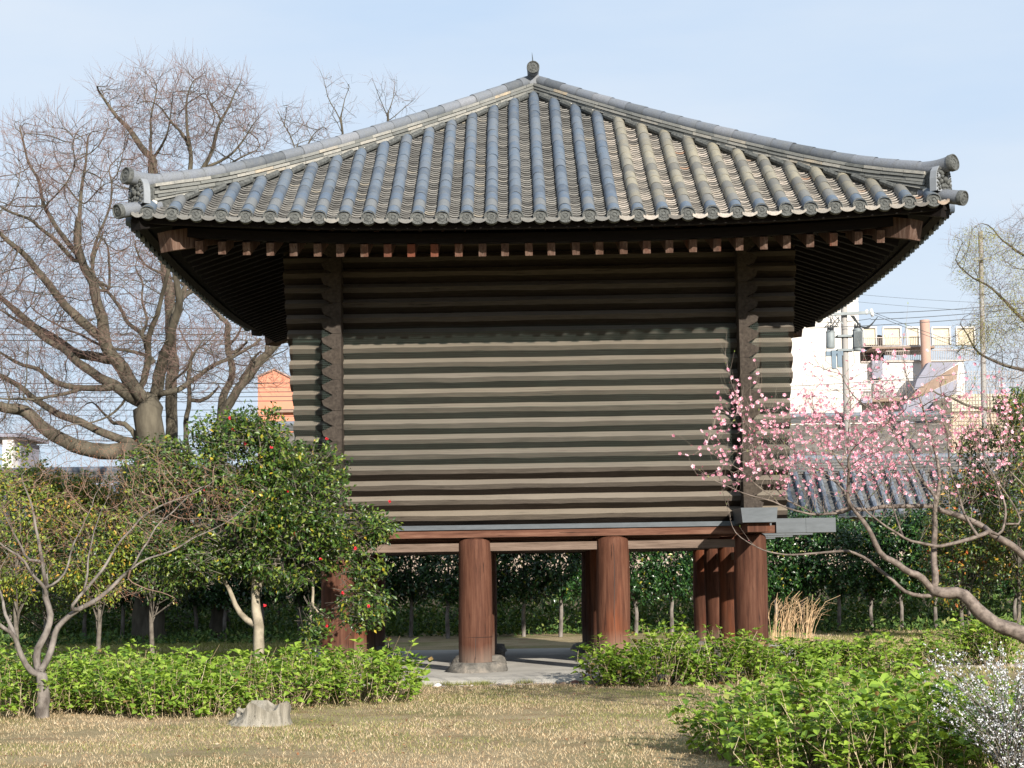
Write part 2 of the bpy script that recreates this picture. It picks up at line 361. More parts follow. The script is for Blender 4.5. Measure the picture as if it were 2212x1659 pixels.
for i in range(NL):
    z = Z0+PIT*(i+.5); mm = log_mesh(-3.4, 3.4, z, 80+i, 'x', 1, DY); m.V += mm.V; m.F[4] += [f+m.n for f in mm.F[4]]; m.ng += [(a+m.n, n) for a, n in mm.ng]; m.n += mm.n
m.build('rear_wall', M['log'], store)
# corner posts of shadow between log ends are solid: the side logs' stacked ends. wire netting
def net(x0, x1, z0, z1, yf, cell=.03, w=.0016, name='wire_net'):
    m = MB(); s = cell/sqrt(3); hx = cell; hy = 1.5*s; V = []; F = []
    nxn = int((x1-x0)/hx); nyn = int((z1-z0)/hy)
    c = np.array([[x0+(i+.5*(j % 2))*hx, z0+j*hy] for j in range(nyn) for i in range(nxn)])
    ang = [pi/2, pi/6, -pi/6, -pi/2]
    for k in range(3):
        a = c+s*np.array([cos(ang[k]), sin(ang[k])]); b = c+s*np.array([cos(ang[k+1]), sin(ang[k+1])])
        d = (b-a)/np.linalg.norm((b-a)[0]); nn = np.stack([-d[:, 1], d[:, 0]], 1)*w
        q = np.stack([a-nn, a+nn, b+nn, b-nn], 1)
        yy = yf+.012*np.sin(q[..., 0]*2.3+q[..., 1]*4)
        P = np.stack([q[..., 0], yy, q[..., 1]], -1).reshape(-1, 3)
        m.add(P, F4=np.arange(len(P)).reshape(-1, 4))
    for z in (z1-.12, z0+(z1-z0)*.42): m.tube([(x0, yf-.004, z), (x1, yf-.004, z)], .0022, 4)
    return m.build(name, M['net'], store)
net(-2.74, 2.74, 2.98, 4.99, -.185, w=.0008)
net(-3.45, -3.06, 3.3, 4.9, -.185, w=.0009); net(3.07, 3.46, 2.9, 4.9, -.185, w=.0009)
net(-3.02, -2.78, 3.3, 4.95, -.395, .03, .0012); net(2.78, 3.02, 3.1, 4.95, -.395, .03, .0012)
# eaves: soffit, boards, rafters
for face in ('front', 'back', 'left', 'right'):
    T, f = FR(face); n = 30
    ts = np.linspace(-T, T, 41)
    def quadstrip(m, d0, d1, o0, o1, off0=0, off1=0):
        A = [f(np.sign(t)*(T-d0)*abs(t)/T if T-d0 > 0 else 0, d0, zs(t, T, 0)+o0) for t in ts]; B = [f(t/T*(T-d1), d1, zs(t, T, 0)+o1) for t in ts]
        m.strip(A, B)
    def ring(name, d0, d1, zlo0, zhi0, zlo1, zhi1):
        m = MB(); quadstrip(m, d0, d1, zlo0, zlo1); quadstrip(m, d0, d1, zhi0, zhi1); quadstrip(m, d0, d0+1e-4, zlo0, zhi0); quadstrip(m, d1, d1+1e-4, zlo1, zhi1)
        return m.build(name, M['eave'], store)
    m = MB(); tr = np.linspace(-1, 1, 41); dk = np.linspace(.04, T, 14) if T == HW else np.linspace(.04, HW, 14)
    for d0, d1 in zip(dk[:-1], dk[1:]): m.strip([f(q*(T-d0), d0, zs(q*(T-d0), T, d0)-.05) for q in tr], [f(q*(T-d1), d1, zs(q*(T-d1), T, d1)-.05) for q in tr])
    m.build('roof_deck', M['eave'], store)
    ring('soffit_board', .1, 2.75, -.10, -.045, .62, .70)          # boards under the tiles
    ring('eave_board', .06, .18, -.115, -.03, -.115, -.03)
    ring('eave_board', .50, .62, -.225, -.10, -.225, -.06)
    nr = 30 if T == HW else 32
    for k in range(nr):
        t = (k-(nr-1)/2)*.3062; z = zs(t, T, 0)
        L = min(2.9, max(.35, T-abs(t)+.15-.54))
        p = f(t+random.uniform(-.012, .012), .54, z-.315); q = f(t, .54+L, z-.315+L*.33)
        if face == 'front':
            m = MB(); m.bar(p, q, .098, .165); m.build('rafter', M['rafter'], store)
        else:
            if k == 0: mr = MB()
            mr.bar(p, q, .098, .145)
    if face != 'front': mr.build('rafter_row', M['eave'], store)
for sx in (-1, 1):
    for sy in (-1, 1):
        cx, cy = sx*(HW-.42), YC+sy*(HS-.42); qx, qy = sx*(HW-3.2), YC+sy*(HS-3.2)
        m = MB(); m.bar((cx, cy, 5.87), (qx, qy, 6.75), .27, .26); m.build('hip_beam', M['rafter'], store)
        cx, cy = sx*(HW-.1), YC+sy*(HS-.1)
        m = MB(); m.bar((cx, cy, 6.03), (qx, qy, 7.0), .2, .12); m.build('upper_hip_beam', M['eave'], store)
# roof tiles
SP = .3125
def tube_row(t, T, f, dmax, m, rad=.083, lift=.03):
    ds = [-.04]; 
    while ds[-1] < dmax-.1: ds.append(ds[-1]+random.uniform(.262, .278))
    ds[-1] = dmax
    a = np.linspace(-.15*pi, 1.15*pi, 12)
    jit = random.uniform(-.004, .004)
    for i in range(len(ds)-1):
        d0, d1 = ds[i], ds[i+1]+.012; rows = []
        j2 = jit+random.uniform(-.003, .003); jl = random.uniform(-.003, .003)
        for (d, r) in ((d0, rad), (d0+.02, rad+.001), ((d0+d1)/2, rad-.001), (d1, rad-.004)):
            z = zs(t, T, max(d, 0))+.50*min(d, 0)+lift+jl
            rows.append([f(t+j2+r*cos(q), d-.45*r*sin(q)*.9, z+r*sin(q)*.9) for q in a])
        P = np.array(rows); k = len(a)
        F = [[i2*k+j, i2*k+j+1, (i2+1)*k+j+1, (i2+1)*k+j] for i2 in range(3) for j in range(k-1)]
        m.add(P.reshape(-1, 3), F4=F)
        if i > 0: # lip
            c = P[0].mean(0); L = P[0]*.965+c*.035; m.strip(P[0], L)
def disc_mesh(c, nrm, r, m=None, up=(0, 0, 1)):
    """round end tile: rim, sunk face, raised lotus boss and dots"""
    m = m or MB(); nrm = np.array(nrm, float); nrm /= np.linalg.norm(nrm); a = np.cross(nrm, up); a /= np.linalg.norm(a); b = np.cross(a, nrm); c = np.array(c, float)
    n = 28; q = np.arange(n)*2*pi/n
    prof = [(r, -.05), (r, .012), (r*.97, .018), (r*.86, .018), (r*.83, .004), (r*.60, .002), (r*.56, .009), (r*.36, .012), (r*.33, .002), (r*.22, .003), (r*.19, .012), (0.001, .014)]
    V = np.array([[c+a*pr*cos(x)*(1+(.05*cos(8*x) if 3 < i < 8 else 0))+b*pr*sin(x)*(1+(.05*cos(8*x) if 3 < i < 8 else 0))+nrm*h for x in q] for i, (pr, h) in enumerate(prof)])
    F = [[i*n+j, i*n+(j+1) % n, (i+1)*n+(j+1) % n, (i+1)*n+j] for i in range(len(prof)-1) for j in range(n)]
    m.add(V.reshape(-1, 3), F4=F)
    for x in np.arange(16)*2*pi/16:
        p = c+(a*cos(x)+b*sin(x))*r*.73+nrm*.004; s_ = r*.05
        m.add([p-a*s_, p-b*s_, p+a*s_, p+b*s_, p+nrm*.007], F3=[[0, 1, 4], [1, 2, 4], [2, 3, 4], [3, 0, 4]])
    return m
def pan_col(t0, t1, T, f, m, eave=True):
    tc = (t0+t1)/2; dmax = T-abs(tc)+.02; w = np.linspace(t0, t1, 7); arc = -.036*(1-((w-tc)/(t1-tc))**2)+.012
    d = -.075; k = 0
    while d < dmax:
        st = random.uniform(.078, .09); lip = .03 if k else .03; jt = random.uniform(-.004, .004)
        lo = [f(x+jt, d, zs(x, T, max(d, 0))+.5*min(d, 0)+a+lip) for x, a in zip(w, arc)]
        hi = [f(x+jt, d+st+.01, zs(x, T, max(d+st, 0))+a+.004) for x, a in zip(w, arc)]
        th = .017 if k else .036
        bt = [f(x+jt, d+.001, zs(x, T, max(d, 0))+.5*min(d, 0)+a+lip-th) for x, a in zip(w, arc)]
        if k: bt = [f(x+jt, d+.04, zs(x, T, max(d, 0))+.5*min(d, 0)+a+lip-th+.012) for x, a in zip(w, arc)]+bt
        else: bt = [f(x+jt, d+.05, zs(x, T, 0)+a+lip-th+.02) for x, a in zip(w, arc)]+bt
        n = 7; P = np.array(bt+lo+hi); F = [[r*n+j, r*n+j+1, (r+1)*n+j+1, (r+1)*n+j] for r in range(3) for j in range(n-1)]
        m.add(P, F4=F); d += st; k += 1
T, f = FR('front')
mpl, mpr, mpe = MB(), MB(), MB()
for k in range(33):
    t = (k-16)*SP; dm = T-abs(t)-.05
    m = MB(); tube_row(t, T, f, dm, m)
    last = m
    yellow = k >= 20
    row = m.build('round_tile_row', M['tube_y'] if yellow else M['tube_b'], store, 'auto')
    if yellow:
        me = row.data; me.materials.append(M['tube_b'])
        nf = 11*3; k2 = 1 if k > 20 else 1
        for p in me.polygons[:nf]: p.material_index = 1
    z = zs(t, T, 0)+.03-.02
    d_ = disc_mesh((t, YE-.05, z), (0, -1, .12), .096).build('end_disc', M['disc'], row, 'auto')
    if k < 32: pan_col(t+.06, t+SP-.06, T, f, mpr if k >= 19 else mpl)
pan_col(-16*SP-.2, -16*SP-.05, T, f, mpl); pan_col(16*SP+.05, 16*SP+.2, T, f, mpr)
mpl.build('pan_tiles', M['pan'], store); mpr.build('pan_tiles', M['pan_y'], store)
for face in ('left', 'right', 'back'):
    T, f = FR(face); m = MB(); mp_ = MB(); md = m; kk = 17 if T != HW else 16
    for k in range(-kk, kk+1):
        t = k*SP; tube_row(t, T, f, T-abs(t)-.05, m)
        c = f(t, -.05, zs(t, T, 0)+.01); o = f(t, -1.05, zs(t, T, 0)+.13); disc_mesh(c, np.array(o)-np.array(c), .091, md)
        if k < kk: pan_col(t+.06, t+SP-.06, T, f, mp_)
    q = m.build('round_tile_slope', M['tube_b'], store, 'auto'); mp_.build('pan_tiles', M['pan'], store)
# hip ridges
def hip(sx, sy):
    dirv = np.array([-sx, -sy, 0.])/sqrt(2); perp = np.array([-dirv[1], dirv[0], 0])
    P0 = np.array([sx*HW, YC+sy*HS, 0.])
    def pos(d, z): return np.array([sx*(HW-d), YC+sy*(HS-d), z])
    B = lambda d: zs(T0-d, T0, d)+.06; T0 = HW
    Hh = lambda d: .155+.10*exp(-(d/.75)**2)
    hr = MB()
    # clay bed under the courses
    dd = np.linspace(.2, HW-.02, 30)
    for s in (-1, 1):
        hr.strip([pos(d, B(d)-.1)+perp*s*.075 for d in dd], [pos(d, B(d)+Hh(d))+perp*s*.075 for d in dd])
    ridge = hr.build('hip_ridge', M['disc'], store)
    m = MB()
    for lay in range(5):
        d = .26+random.uniform(0, .1)*(lay % 2)
        while d < HW-.03:
            L = random.uniform(.19, .25); e = min(d+L-.004, HW-.02)
            if lay < 2 and d > 1.9-lay*.7: break
            def lv(x, q):
                th = .05; top = B(x)+Hh(x)
                if q >= 2: return top-(5-q)*th, top-(4-q)*th
                k = (Hh(x)-.15)/.105; k = max(0, min(1, k)); base = B(x); span = max(.001, (top-3*th)-base)
                return base+span*q/2, base+span*(q+1)/2
            w = .105+.012*(lay % 2)+random.uniform(-.004, .006)+(.012 if lay == 4 else 0)
            a0, a1 = lv(d, lay); b0, b1 = lv(e, lay); g = .006; dz = random.uniform(-.003, .003); sl = .008
            V = []
            for s in (-1, 1):
                V += [pos(d, a0+g+dz)+perp*s*w, pos(e, b0+g+dz)+perp*s*w, pos(e, b1-.003+dz)+perp*s*(w-sl), pos(d, a1-.003+dz)+perp*s*(w-sl)]
            m.add(V, F4=[[0, 1, 2, 3], [4, 5, 6, 7], [3, 2, 6, 7], [0, 1, 5, 4], [0, 3, 7, 4], [1, 2, 6, 5]])
            d += L
    m.build('ridge_courses', M['course'], ridge)
    m = MB(); d = .12
    while d < HW-.06:
        e = min(d+.235, HW-.02); r = .088+random.uniform(-.002, .003)
        pts = [pos(x, B(x)+Hh(x)+.038+(.05*max(0, .3-x)**1.2)) for x in (d, d+.03, (d+e)/2, e+.012)]
        m.tube(pts, [r+.003, r+.003, r, r-.005], 16, False); d = e
    m.build('ridge_cap_tiles', M['tube_r'], ridge, 'auto')
    m = MB()                                              # short tiles laid where the rows meet the ridge, with mortar
    for k in range(1, 16):
        x = k*SP; d = HW-x-.16+SP/2
        if d < .35: continue
        for s, c in ((1, (sx*(HW-d)-sx*.10, YC+sy*(HS-d)+0.0)),):
            p = np.array([c[0]-sx*.03, c[1]+sy*.0, B(d)-.045]); m.tube([p-dirv*.11, p+dirv*.11+np.array([0, 0, .11])], .045, 8)
    m.build('infill_tiles', M['disc'], ridge, 'auto')
    m = MB()
    for k in range(0, 17):
        x = k*SP; d = HW-x+.03
        if d < .3 or d > HW-.1: continue
        blob(m, (sx*(HW-d), YC+sy*(HS-d)+sy*.10-0, B(d)-.03), (.05, .03, .035), k, 8, 5)
    m.build('mortar', M['mortar'], ridge, True)
    # outer end: flared end tile, demon face tile, lower corner tile
    out = -dirv
    m = MB(); q = np.linspace(0, 1, 8); pts = [pos(.3, B(.3)+Hh(.3)+.04)+out*(.43*x)+np.array([0, 0, .05*x*x-.04*x]) for x in q]
    m.tube(pts, .088+.022*q**3, 18, False); o = m.build('ridge_end_tile', M['tube_r'], store, True)
    disc_mesh(pts[-1], pts[-1]-pts[-2], .110).build('end_disc', M['disc'], o, 'auto')
    m = MB(); z0 = zs(HW, HW, 0); pts = [pos(.35, z0+.17)+out*(.62*x)+np.array([0, 0, -.15*x-.02]) for x in np.linspace(0, 1, 5)]
    m.tube(pts, [.088, .088, .09, .092, .096], 18, False); o = m.build('corner_tile', M['tube_r'], store, True)
    disc_mesh(pts[-1], pts[-1]-pts[-2], .098).build('end_disc', M['disc'], o, 'auto')
    m = MB(); P = pos(.14, z0+.12); a = perp; 
    prof = [(-.2, 0), (-.195, .17), (-.17, .27), (-.11, .335), (0, .355), (.11, .335), (.17, .27), (.195, .17), (.2, 0)]
    F_ = [P+a*u*.92+np.array([0, 0, v*.98])+out*.05 for u, v in prof]; Bk = [P+a*u*.92+np.array([0, 0, v*.98])-out*.045 for u, v in prof]
    m.strip(F_, Bk); n = len(prof); m.add(F_, None, None); m.ng.append((m.n-n, n)); m.add(Bk, None, None); m.ng.append((m.n-n, n))
    o = m.build('demon_face_tile', mat_cached('oni', lambda: mat_plain('grey_ornament_tile', (.21, .225, .245), .6)), store)
    m = MB()                                              # relief: rim beads, brows, eyes, nose, cheeks, fangs, mane
    def bl(u, v, r, h=.03, s=1): blob(m, P+a*u*.92+np.array([0, 0, v])+out*(.05+h*.2), (r, r, r), int(u*97+v*31)+s, 8, 6, 1, .3)
    for u, v in zip(np.interp(np.linspace(0, 1, 26), np.linspace(0, 1, n), [p[0] for p in prof]), np.interp(np.linspace(0, 1, 26), np.linspace(0, 1, n), [p[1] for p in prof])): bl(u*.88, v*.93+.008, .011)
    for s in (-1, 1):
        bl(s*.055, .2, .03); bl(s*.06, .235, .034); bl(s*.1, .25, .025); bl(s*.085, .13, .036); bl(s*.05, .07, .03); bl(s*.13, .16, .025); bl(s*.14, .09, .026); bl(s*.12, .04, .024); bl(s*.045, .29, .022); bl(s*.09, .295, .018); bl(s*.03, .035, .02)
    bl(0, .155, .042, .1); bl(0, .255, .03); bl(0, .08, .035); bl(0, .03, .026)
    m.build('carved_face', M['disc'], o, True)
for sx in (-1, 1):
    for sy in (-1, 1): hip(sx, sy)
# short top ridge and its end tiles
zt = zs(0, HW, HW)+.06+.155
m = MB(); m.box((0, YC, zt-.08), (.2, 2*(HS-HW)+.3, .24)); top = m.build('top_ridge', M['course'], store)
for s in (-1, 1):
    yy = YC+s*(HS-HW); m = MB(); pts = [(0, yy-s*.1, zt+.12), (0, yy+s*.1, zt+.13), (0, yy+s*.32, zt+.145)]
    m.tube(pts, [.085, .09, .097], 18, False); m.tube([(0, yy-s*.1, zt), (0, yy+s*.16, zt+.02)], [.12, .1], 12)
    o = m.build('ridge_end_tile', M['tube_r'], store, True); disc_mesh((0, yy+s*.33, zt+.15), (0, s, .02), .099).build('end_disc', M['disc'], o, 'auto')
    m = MB(); m.tube([(0, yy+s*.12, zt+.2), (-.004, yy+s*.12, zt+.34), (-.012, yy+s*.12, zt+.44)], [.011, .009, .002], 6); m.build('spike', M['flash'], o)
m = MB(); m.tube([(0, YC-(HS-HW), zt+.06), (0, YC+(HS-HW), zt+.06)], .09, 16); m.build('ridge_cap_tiles', M['tube_r'], top, True)
# ------------------------------------------------------------------ vegetation helpers
def rnd_dirs(n):
    d = rng.standard_normal((n, 3)); return d/np.linalg.norm(d, axis=1)[:, None]
def leaves(m, P, D, N, L, Wd, fold=.18, detail=1, curl=.1):
    """leaf blades: base points P, directions D, rough normals N, lengths L, widths Wd"""
    n = len(P); L = np.broadcast_to(L, (n,))[:, None]; Wd = np.broadcast_to(Wd, (n,))[:, None]
    D = D/(np.linalg.norm(D, axis=1)[:, None]+1e-9); Sd = np.cross(D, N); Sd /= np.linalg.norm(Sd, axis=1)[:, None]+1e-9; N = np.cross(Sd, D)
    if detail == 1:
        b = P; t = P+D*L-N*L*curl; c = P+D*L*.5; l = P+D*L*.42+Sd*Wd*.5+N*Wd*fold; r = P+D*L*.42-Sd*Wd*.5+N*Wd*fold
        V = np.stack([b, l, t, r, c], 1).reshape(-1, 3); k = np.arange(n)[:, None, None]*5
        m.add(V, F3=(k+np.array([[0, 4, 1], [4, 2, 1], [0, 3, 4], [3, 2, 4]])).reshape(-1, 3))
    else:
        c1 = P+D*L*.3; c2 = P+D*L*.68-N*L*curl*.4; t = P+D*L-N*L*curl
        q = lambda c, s, w: c+Sd*Wd*w*s+N*Wd*fold*w*2
        V = np.stack([P, q(c1, 1, .46), q(c2, 1, .42), t, q(c2, -1, .42), q(c1, -1, .46), c1, c2], 1).reshape(-1, 3); k = np.arange(n)[:, None, None]*8
        m.add(V, F3=(k+np.array([[0, 6, 1], [2, 7, 3], [0, 5, 6], [4, 3, 7]])).reshape(-1, 3), F4=(k+np.array([[1, 6, 7, 2], [6, 5, 4, 7]])).reshape(-1, 4))
class Tree:
    """limbs given as polylines, finer branches grown towards free points"""
    def __init__(s, step): s.P = []; s.par = []; s.fix = []; s.step = step
    def limb(s, pts, r0, r1, start=None):
        pts = np.asarray(pts, float); seg = np.linalg.norm(np.diff(pts, axis=0), axis=1); c = np.concatenate([[0], np.cumsum(seg)]); n = max(2, int(c[-1]/s.step)+1)
        u = np.linspace(0, c[-1], n); Q = np.stack([np.interp(u, c, pts[:, k]) for k in range(3)], 1)
        ph = random.random()*50; rr = np.linspace(r0, r1, n)
        for i in range(1, n-1):                       # crooked growth
            w = u[i]; Q[i] += np.array([mnoise.noise((w*f, ph, k*7.)) for k in range(3) for f in (.38/s.step,)])*min(.55*s.step+rr[i]*.6, .14)

        prev = -1; i0 = 0
        if s.P and start is not False:
            A = np.array(s.P); prev = int(np.argmin(np.linalg.norm(A-Q[0], axis=1)))
        for i in range(i0, n):
            s.P.append(Q[i]); s.par.append(prev); s.fix.append(r0+(r1-r0)*(i/(n-1))); prev = len(s.P)-1
    def grow(s, A, di, dk, iters, trop=(0, 0, .15), mx=9000):
        A = np.asarray(A, float); alive = np.ones(len(A), bool); trop = np.array(trop)
        tips_done = set()
        for it in range(iters):
            kd = kdtree.KDTree(len(s.P))
            for i, p in enumerate(s.P): kd.insert(p, i)
            kd.balance(); acc = {}; idx = np.nonzero(alive)[0]
            for a in idx:
                co, i, d = kd.find(A[a])
                if d < dk: alive[a] = False; continue
                if d < di:
                    v = (A[a]-s.P[i])/d; acc[i] = acc[i]+v if i in acc else v.copy()
            if not acc: break
            new = 0
            for i, v in acc.items():
                if s.fix[i] > 0 and np.linalg.norm(v) < .2: continue
                v = v/(np.linalg.norm(v)+1e-9)+trop+rng.normal(0, .3, 3); v /= np.linalg.norm(v)
                key = (i, int(v[0]*4), int(v[1]*4), int(v[2]*4))
                if key in tips_done: continue
                tips_done.add(key)
                s.P.append(s.P[i]+v*s.step); s.par.append(i); s.fix.append(0); new += 1
            if not new or len(s.P) > mx: break
    def radii(s, rt, e=2.3):
        n = len(s.P); acc = np.zeros(n); R = np.zeros(n); s.kids = [[] for _ in range(n)]
        for i in range(n-1, -1, -1):
            R[i] = max(s.fix[i], rt if acc[i] == 0 else acc[i]**(1/e))
            if s.fix[i] > 0: R[i] = s.fix[i]
            if s.par[i] >= 0: acc[s.par[i]] += min(R[i], .6*R[i] if s.fix[i] > 0 else R[i])**e; s.kids[s.par[i]].append(i)
        s.R = R; return R
    def mesh(s, thick, mt, mc):
        """chains of nodes as tubes: thick ones into mt, the rest into mc"""
        P = np.array(s.P); done = np.zeros(len(P), bool)
        roots = [i for i in range(len(P)) if s.par[i] < 0]; stack = [(r, None) for r in roots]
        while stack:
            i, p = stack.pop(); ch = [] if p is None else [p]; rr = [] if p is None else [min(s.R[p], s.R[i]*1.25)]
            while True:
                ch.append(i); rr.append(s.R[i]); k = s.kids[i]
                if not k: break
                b = max(k, key=lambda q: s.R[q]+(1 if s.fix[q] > 0 and s.fix[i] > 0 and q == i+1 else 0))
                stack += [(q, i) for q in k if q != b]; i = b
            if len(ch) < 2: continue
            r0 = max(rr); n = 12 if r0 > .12 else 8 if r0 > .05 else 6 if r0 > .02 else 4 if r0 > .008 else 3
            pp = P[ch].copy()
            if len(pp) > 3: pp[1:-1] = .5*pp[1:-1]+.25*(pp[:-2]+pp[2:])
            (mt if r0 > thick else mc).tube(pp, rr, n, False, .05 if r0 > .05 else 0)
    def tips(s): return [i for i in range(len(s.P)) if not s.kids[i]]
    def d(s, i):
        p = s.par[i]; v = s.P[i]-s.P[p] if p >= 0 else np.array([0, 0, 1.]); return v/(np.linalg.norm(v)+1e-9)
def twigs(t, m, per, L, r, up=.3, thin=.012, prob=1.0, spread=.8):
    out = []
    for i in range(len(t.P)):
        if t.R[i] > thin or random.random() > prob: continue
        for k in range(per):
            d = t.d(i)+rng.normal(0, spread, 3)*.7+np.array([0, 0, up]); d /= np.linalg.norm(d); l = L*random.uniform(.5, 1.2)
            a = t.P[i]; b = a+d*l*.5; c = b+(d+rng.normal(0, .25, 3)+np.array([0, 0, up*.5]))*l*.5
            m.tube([a, b, c], [r, r*.8, r*.4], 3, False); out.append((b, c, d))
    return out
def samp(ells, n, shell=0.0, clump=0, cs=1.0):
    """points in a union of ellipsoids (centre, radii)"""
    out = []; w = np.array([e[1][0]*e[1][1]*e[1][2] for e in ells]); w = w**.8/np.sum(w**.8)
    while len(out) < n:
        c, r = ells[rng.choice(len(ells), p=w)]; d = rnd_dirs(1)[0]; k = (shell+(1-shell)*rng.random())**(1/3) if shell == 0 else shell+(1-shell)*sqrt(rng.random())
        p = np.array(c)+d*np.array(r)*k
        if clump and mnoise.noise(Vector(p*cs)) < clump-.5*rng.random(): continue
        out.append(p)
    return np.array(out)
def pxe(x, y, rx, ry, Y, dy): return (at(x, y, Y), (size(rx, Y), dy, size(ry, Y)))
def pl(pts, Y, f=lambda x, y: 0, amp=0):
    """polyline of photo points at depth Y, with a smooth wander in depth"""
    ph = random.uniform(0, 6); s = random.choice((-1, 1)); n = len(pts)
    return [at(x, y, Y+s*amp*i/max(1, n-1)+.15*amp*sin(ph+i)) for i, (x, y) in enumerate(pts)]

# leaf materials
M['lf_cam'] = mat_leaf('camellia_leaf', [(0, (.015, .04, .009)), (.3, (.033, .075, .014)), (.6, (.07, .13, .022)), (.88, (.145, .19, .03)), (.98, (.19, .22, .035)), (.993, (.42, .34, .03)), (1, (.48, .33, .03))], .36, .45, .2)
M['lf_hedge'] = mat_leaf('dark_evergreen_leaf', [(0, (.007, .025, .009)), (.4, (.015, .05, .013)), (.75, (.03, .085, .018)), (.975, (.07, .15, .03)), (1, (.35, .3, .03))], .3, .6, .15)
M['lf_yel'] = mat_leaf('yellow_green_leaf', [(0, (.05, .085, .02)), (.3, (.11, .17, .028)), (.65, (.22, .29, .04)), (.87, (.33, .37, .05)), (.92, (.45, .28, .04)), (1, (.5, .3, .06))], .45, .4, .3)
M['lf_aut'] = mat_leaf('mixed_autumn_leaf', [(0, (.02, .045, .012)), (.4, (.05, .1, .02)), (.75, (.11, .16, .025)), (.9, (.25, .22, .03)), (.96, (.45, .25, .03)), (1, (.4, .07, .03))], .4, .5, .22)
M['lf_hyd'] = mat_leaf('fresh_green_leaf', [(0, (.055, .12, .016)), (.2, (.13, .23, .028)), (.55, (.22, .34, .04)), (.9, (.33, .45, .065)), (.97, (.34, .46, .1)), (.985, (.3, .2, .08)), (1, (.22, .13, .06))], .5, .35, .35)
M['lf_weed'] = mat_leaf('undergrowth_leaf', [(0, (.02, .05, .012)), (.5, (.06, .12, .025)), (.9, (.13, .2, .04)), (1, (.25, .26, .09))], .6, .3, .2)
M['lf_thin'] = mat_leaf('pale_yellow_leaf', [(0, (.2, .2, .06)), (.5, (.33, .32, .09)), (1, (.45, .42, .14))], .6, .2, .3)
M['stem'] = mat_leaf('tan_stem', [(0, (.16, .11, .07)), (.6, (.32, .25, .15)), (1, (.5, .42, .3))], .9, .2, 0)
M['cane'] = mat_leaf('green_cane', [(0, (.12, .16, .05)), (1, (.25, .24, .1))], .8, .2, 0)
M['petal'] = mat_leaf('pink_petal', [(0, (.62, .2, .3)), (.3, (.78, .36, .46)), (.7, (.86, .5, .58)), (1, (.9, .68, .73))], .7, .2, .35, (1, .8, .9))
M['bud'] = mat_leaf('deep_pink_bud', [(0, (.35, .03, .07)), (1, (.65, .1, .2))], .7, .2, .1, (1, .6, .7))
M['red'] = mat_leaf('red_camellia_petal', [(0, (.6, .02, .03)), (1, (.8, .07, .1))], .6, .3, .2, (1, .4, .4))
M['white'] = mat_leaf('white_petal', [(0, (.55, .56, .6)), (1, (.85, .85, .88))], .7, .2, .3, (1, 1, 1))
M['grass_dry'] = mat_leaf('dry_grass_blade', [(0, (.3, .2, .12)), (.45, (.44, .335, .205)), (.8, (.55, .44, .29)), (1, (.68, .58, .42))], .9, .1, .2)
M['grass_grn'] = mat_leaf('green_grass_blade', [(0, (.14, .165, .045)), (.6, (.24, .25, .085)), (1, (.38, .345, .15))], .9, .1, .2)
M['maple_tw'] = mat_plain('reddish_brown_twig', (.2, .13, .095), .9)

# ------------------------------------------------------------------ lawn
def blade_field(name, n, xr, yr, hgt, mat, cond, w=.0035):
    X = rng.uniform(*xr, n); Y = rng.uniform(*yr, n); k = np.array([cond(x, y) for x, y in zip(X, Y)]); X, Y = X[k], Y[k]; n = len(X)
    Z = gz(X, Y)+.018*np.sin(X*1.7+Y*.6)*np.cos(Y*1.3-X*.4)*np.where((Y > -1.6) & (Y < 8) & (abs(X) < 4.6), 0, 1)-.004
    a = rng.uniform(0, 2*pi, n); h = hgt*rng.uniform(.4, 1.2, n); lx, ly = rng.normal(0, .5, n)*h, rng.normal(0, .5, n)*h; ww = w*rng.uniform(.6, 1.4, n)
    V = np.stack([np.stack([X-np.cos(a)*ww, Y-np.sin(a)*ww, Z], 1), np.stack([X+np.cos(a)*ww, Y+np.sin(a)*ww, Z], 1), np.stack([X+lx, Y+ly, Z+h], 1)], 1).reshape(-1, 3)
    m = MB(); m.add(V, F3=np.arange(len(V)).reshape(-1, 3)); return tag(m.build(name, mat), kind='stuff')
nz = lambda x, y, s, o=0: mnoise.noise((x*s+o, y*s, o*1.3))
lawn_ok = lambda x, y: y < -1.42
blade_field('dry_grass', 120000, (-7.5, 5.5), (-12.8, -1.45), .034, M['grass_dry'], lambda x, y: nz(x, y, .6)+.5*nz(x, y, 2.6, 4) > -.3+.5*random.random()-.2)
blade_field('grass', 75000, (-7.5, 5.5), (-12.8, -1.45), .036, M['grass_grn'], lambda x, y: nz(x, y, .55, 5)+.25*nz(x, y, 2.2, 9) > .35*random.random()+(-.12 if y > -4 else -.02))
blade_field('grass', 60000, (-12, -4.4), (-2, 19), .07, M['grass_grn'], lambda x, y: True, .008)
blade_field('grass', 60000, (4.5, 13), (-1, 19), .06, M['grass_grn'], lambda x, y: nz(x, y, .6) > -.3+.3*random.random(), .007)
blade_field('dry_grass', 30000, (4.5, 13), (-1, 19), .05, M['grass_dry'], lambda x, y: nz(x, y, .5, 3) > -.1, .007)
blade_field('weeds', 5000, (-1.9, .9), (-1.75, -1.38), .07, M['grass_grn'], lambda x, y: nz(x, y, 3, 2) > .12, .004)
def fallen():
    m = MB(); n = 900; P = np.stack([rng.uniform(-7, 5, n), rng.uniform(-12, -2, n), np.zeros(n)], 1); P[:, 2] = gz(P[:, 0], P[:, 1])+.03
    D = rnd_dirs(n)*[1, 1, .25]; leaves(m, P, D, np.tile([0, 0, 1.], (n, 1))+rng.normal(0, .3, (n, 3)), rng.uniform(.02, .05, n), rng.uniform(.012, .03, n))
    tag(m.build('fallen_leaves', mat_leaf('brown_fallen_leaf', [(0, (.12, .05, .025)), (.6, (.28, .13, .06)), (1, (.5, .4, .28))], .9, .2, 0)), kind='stuff')
fallen()
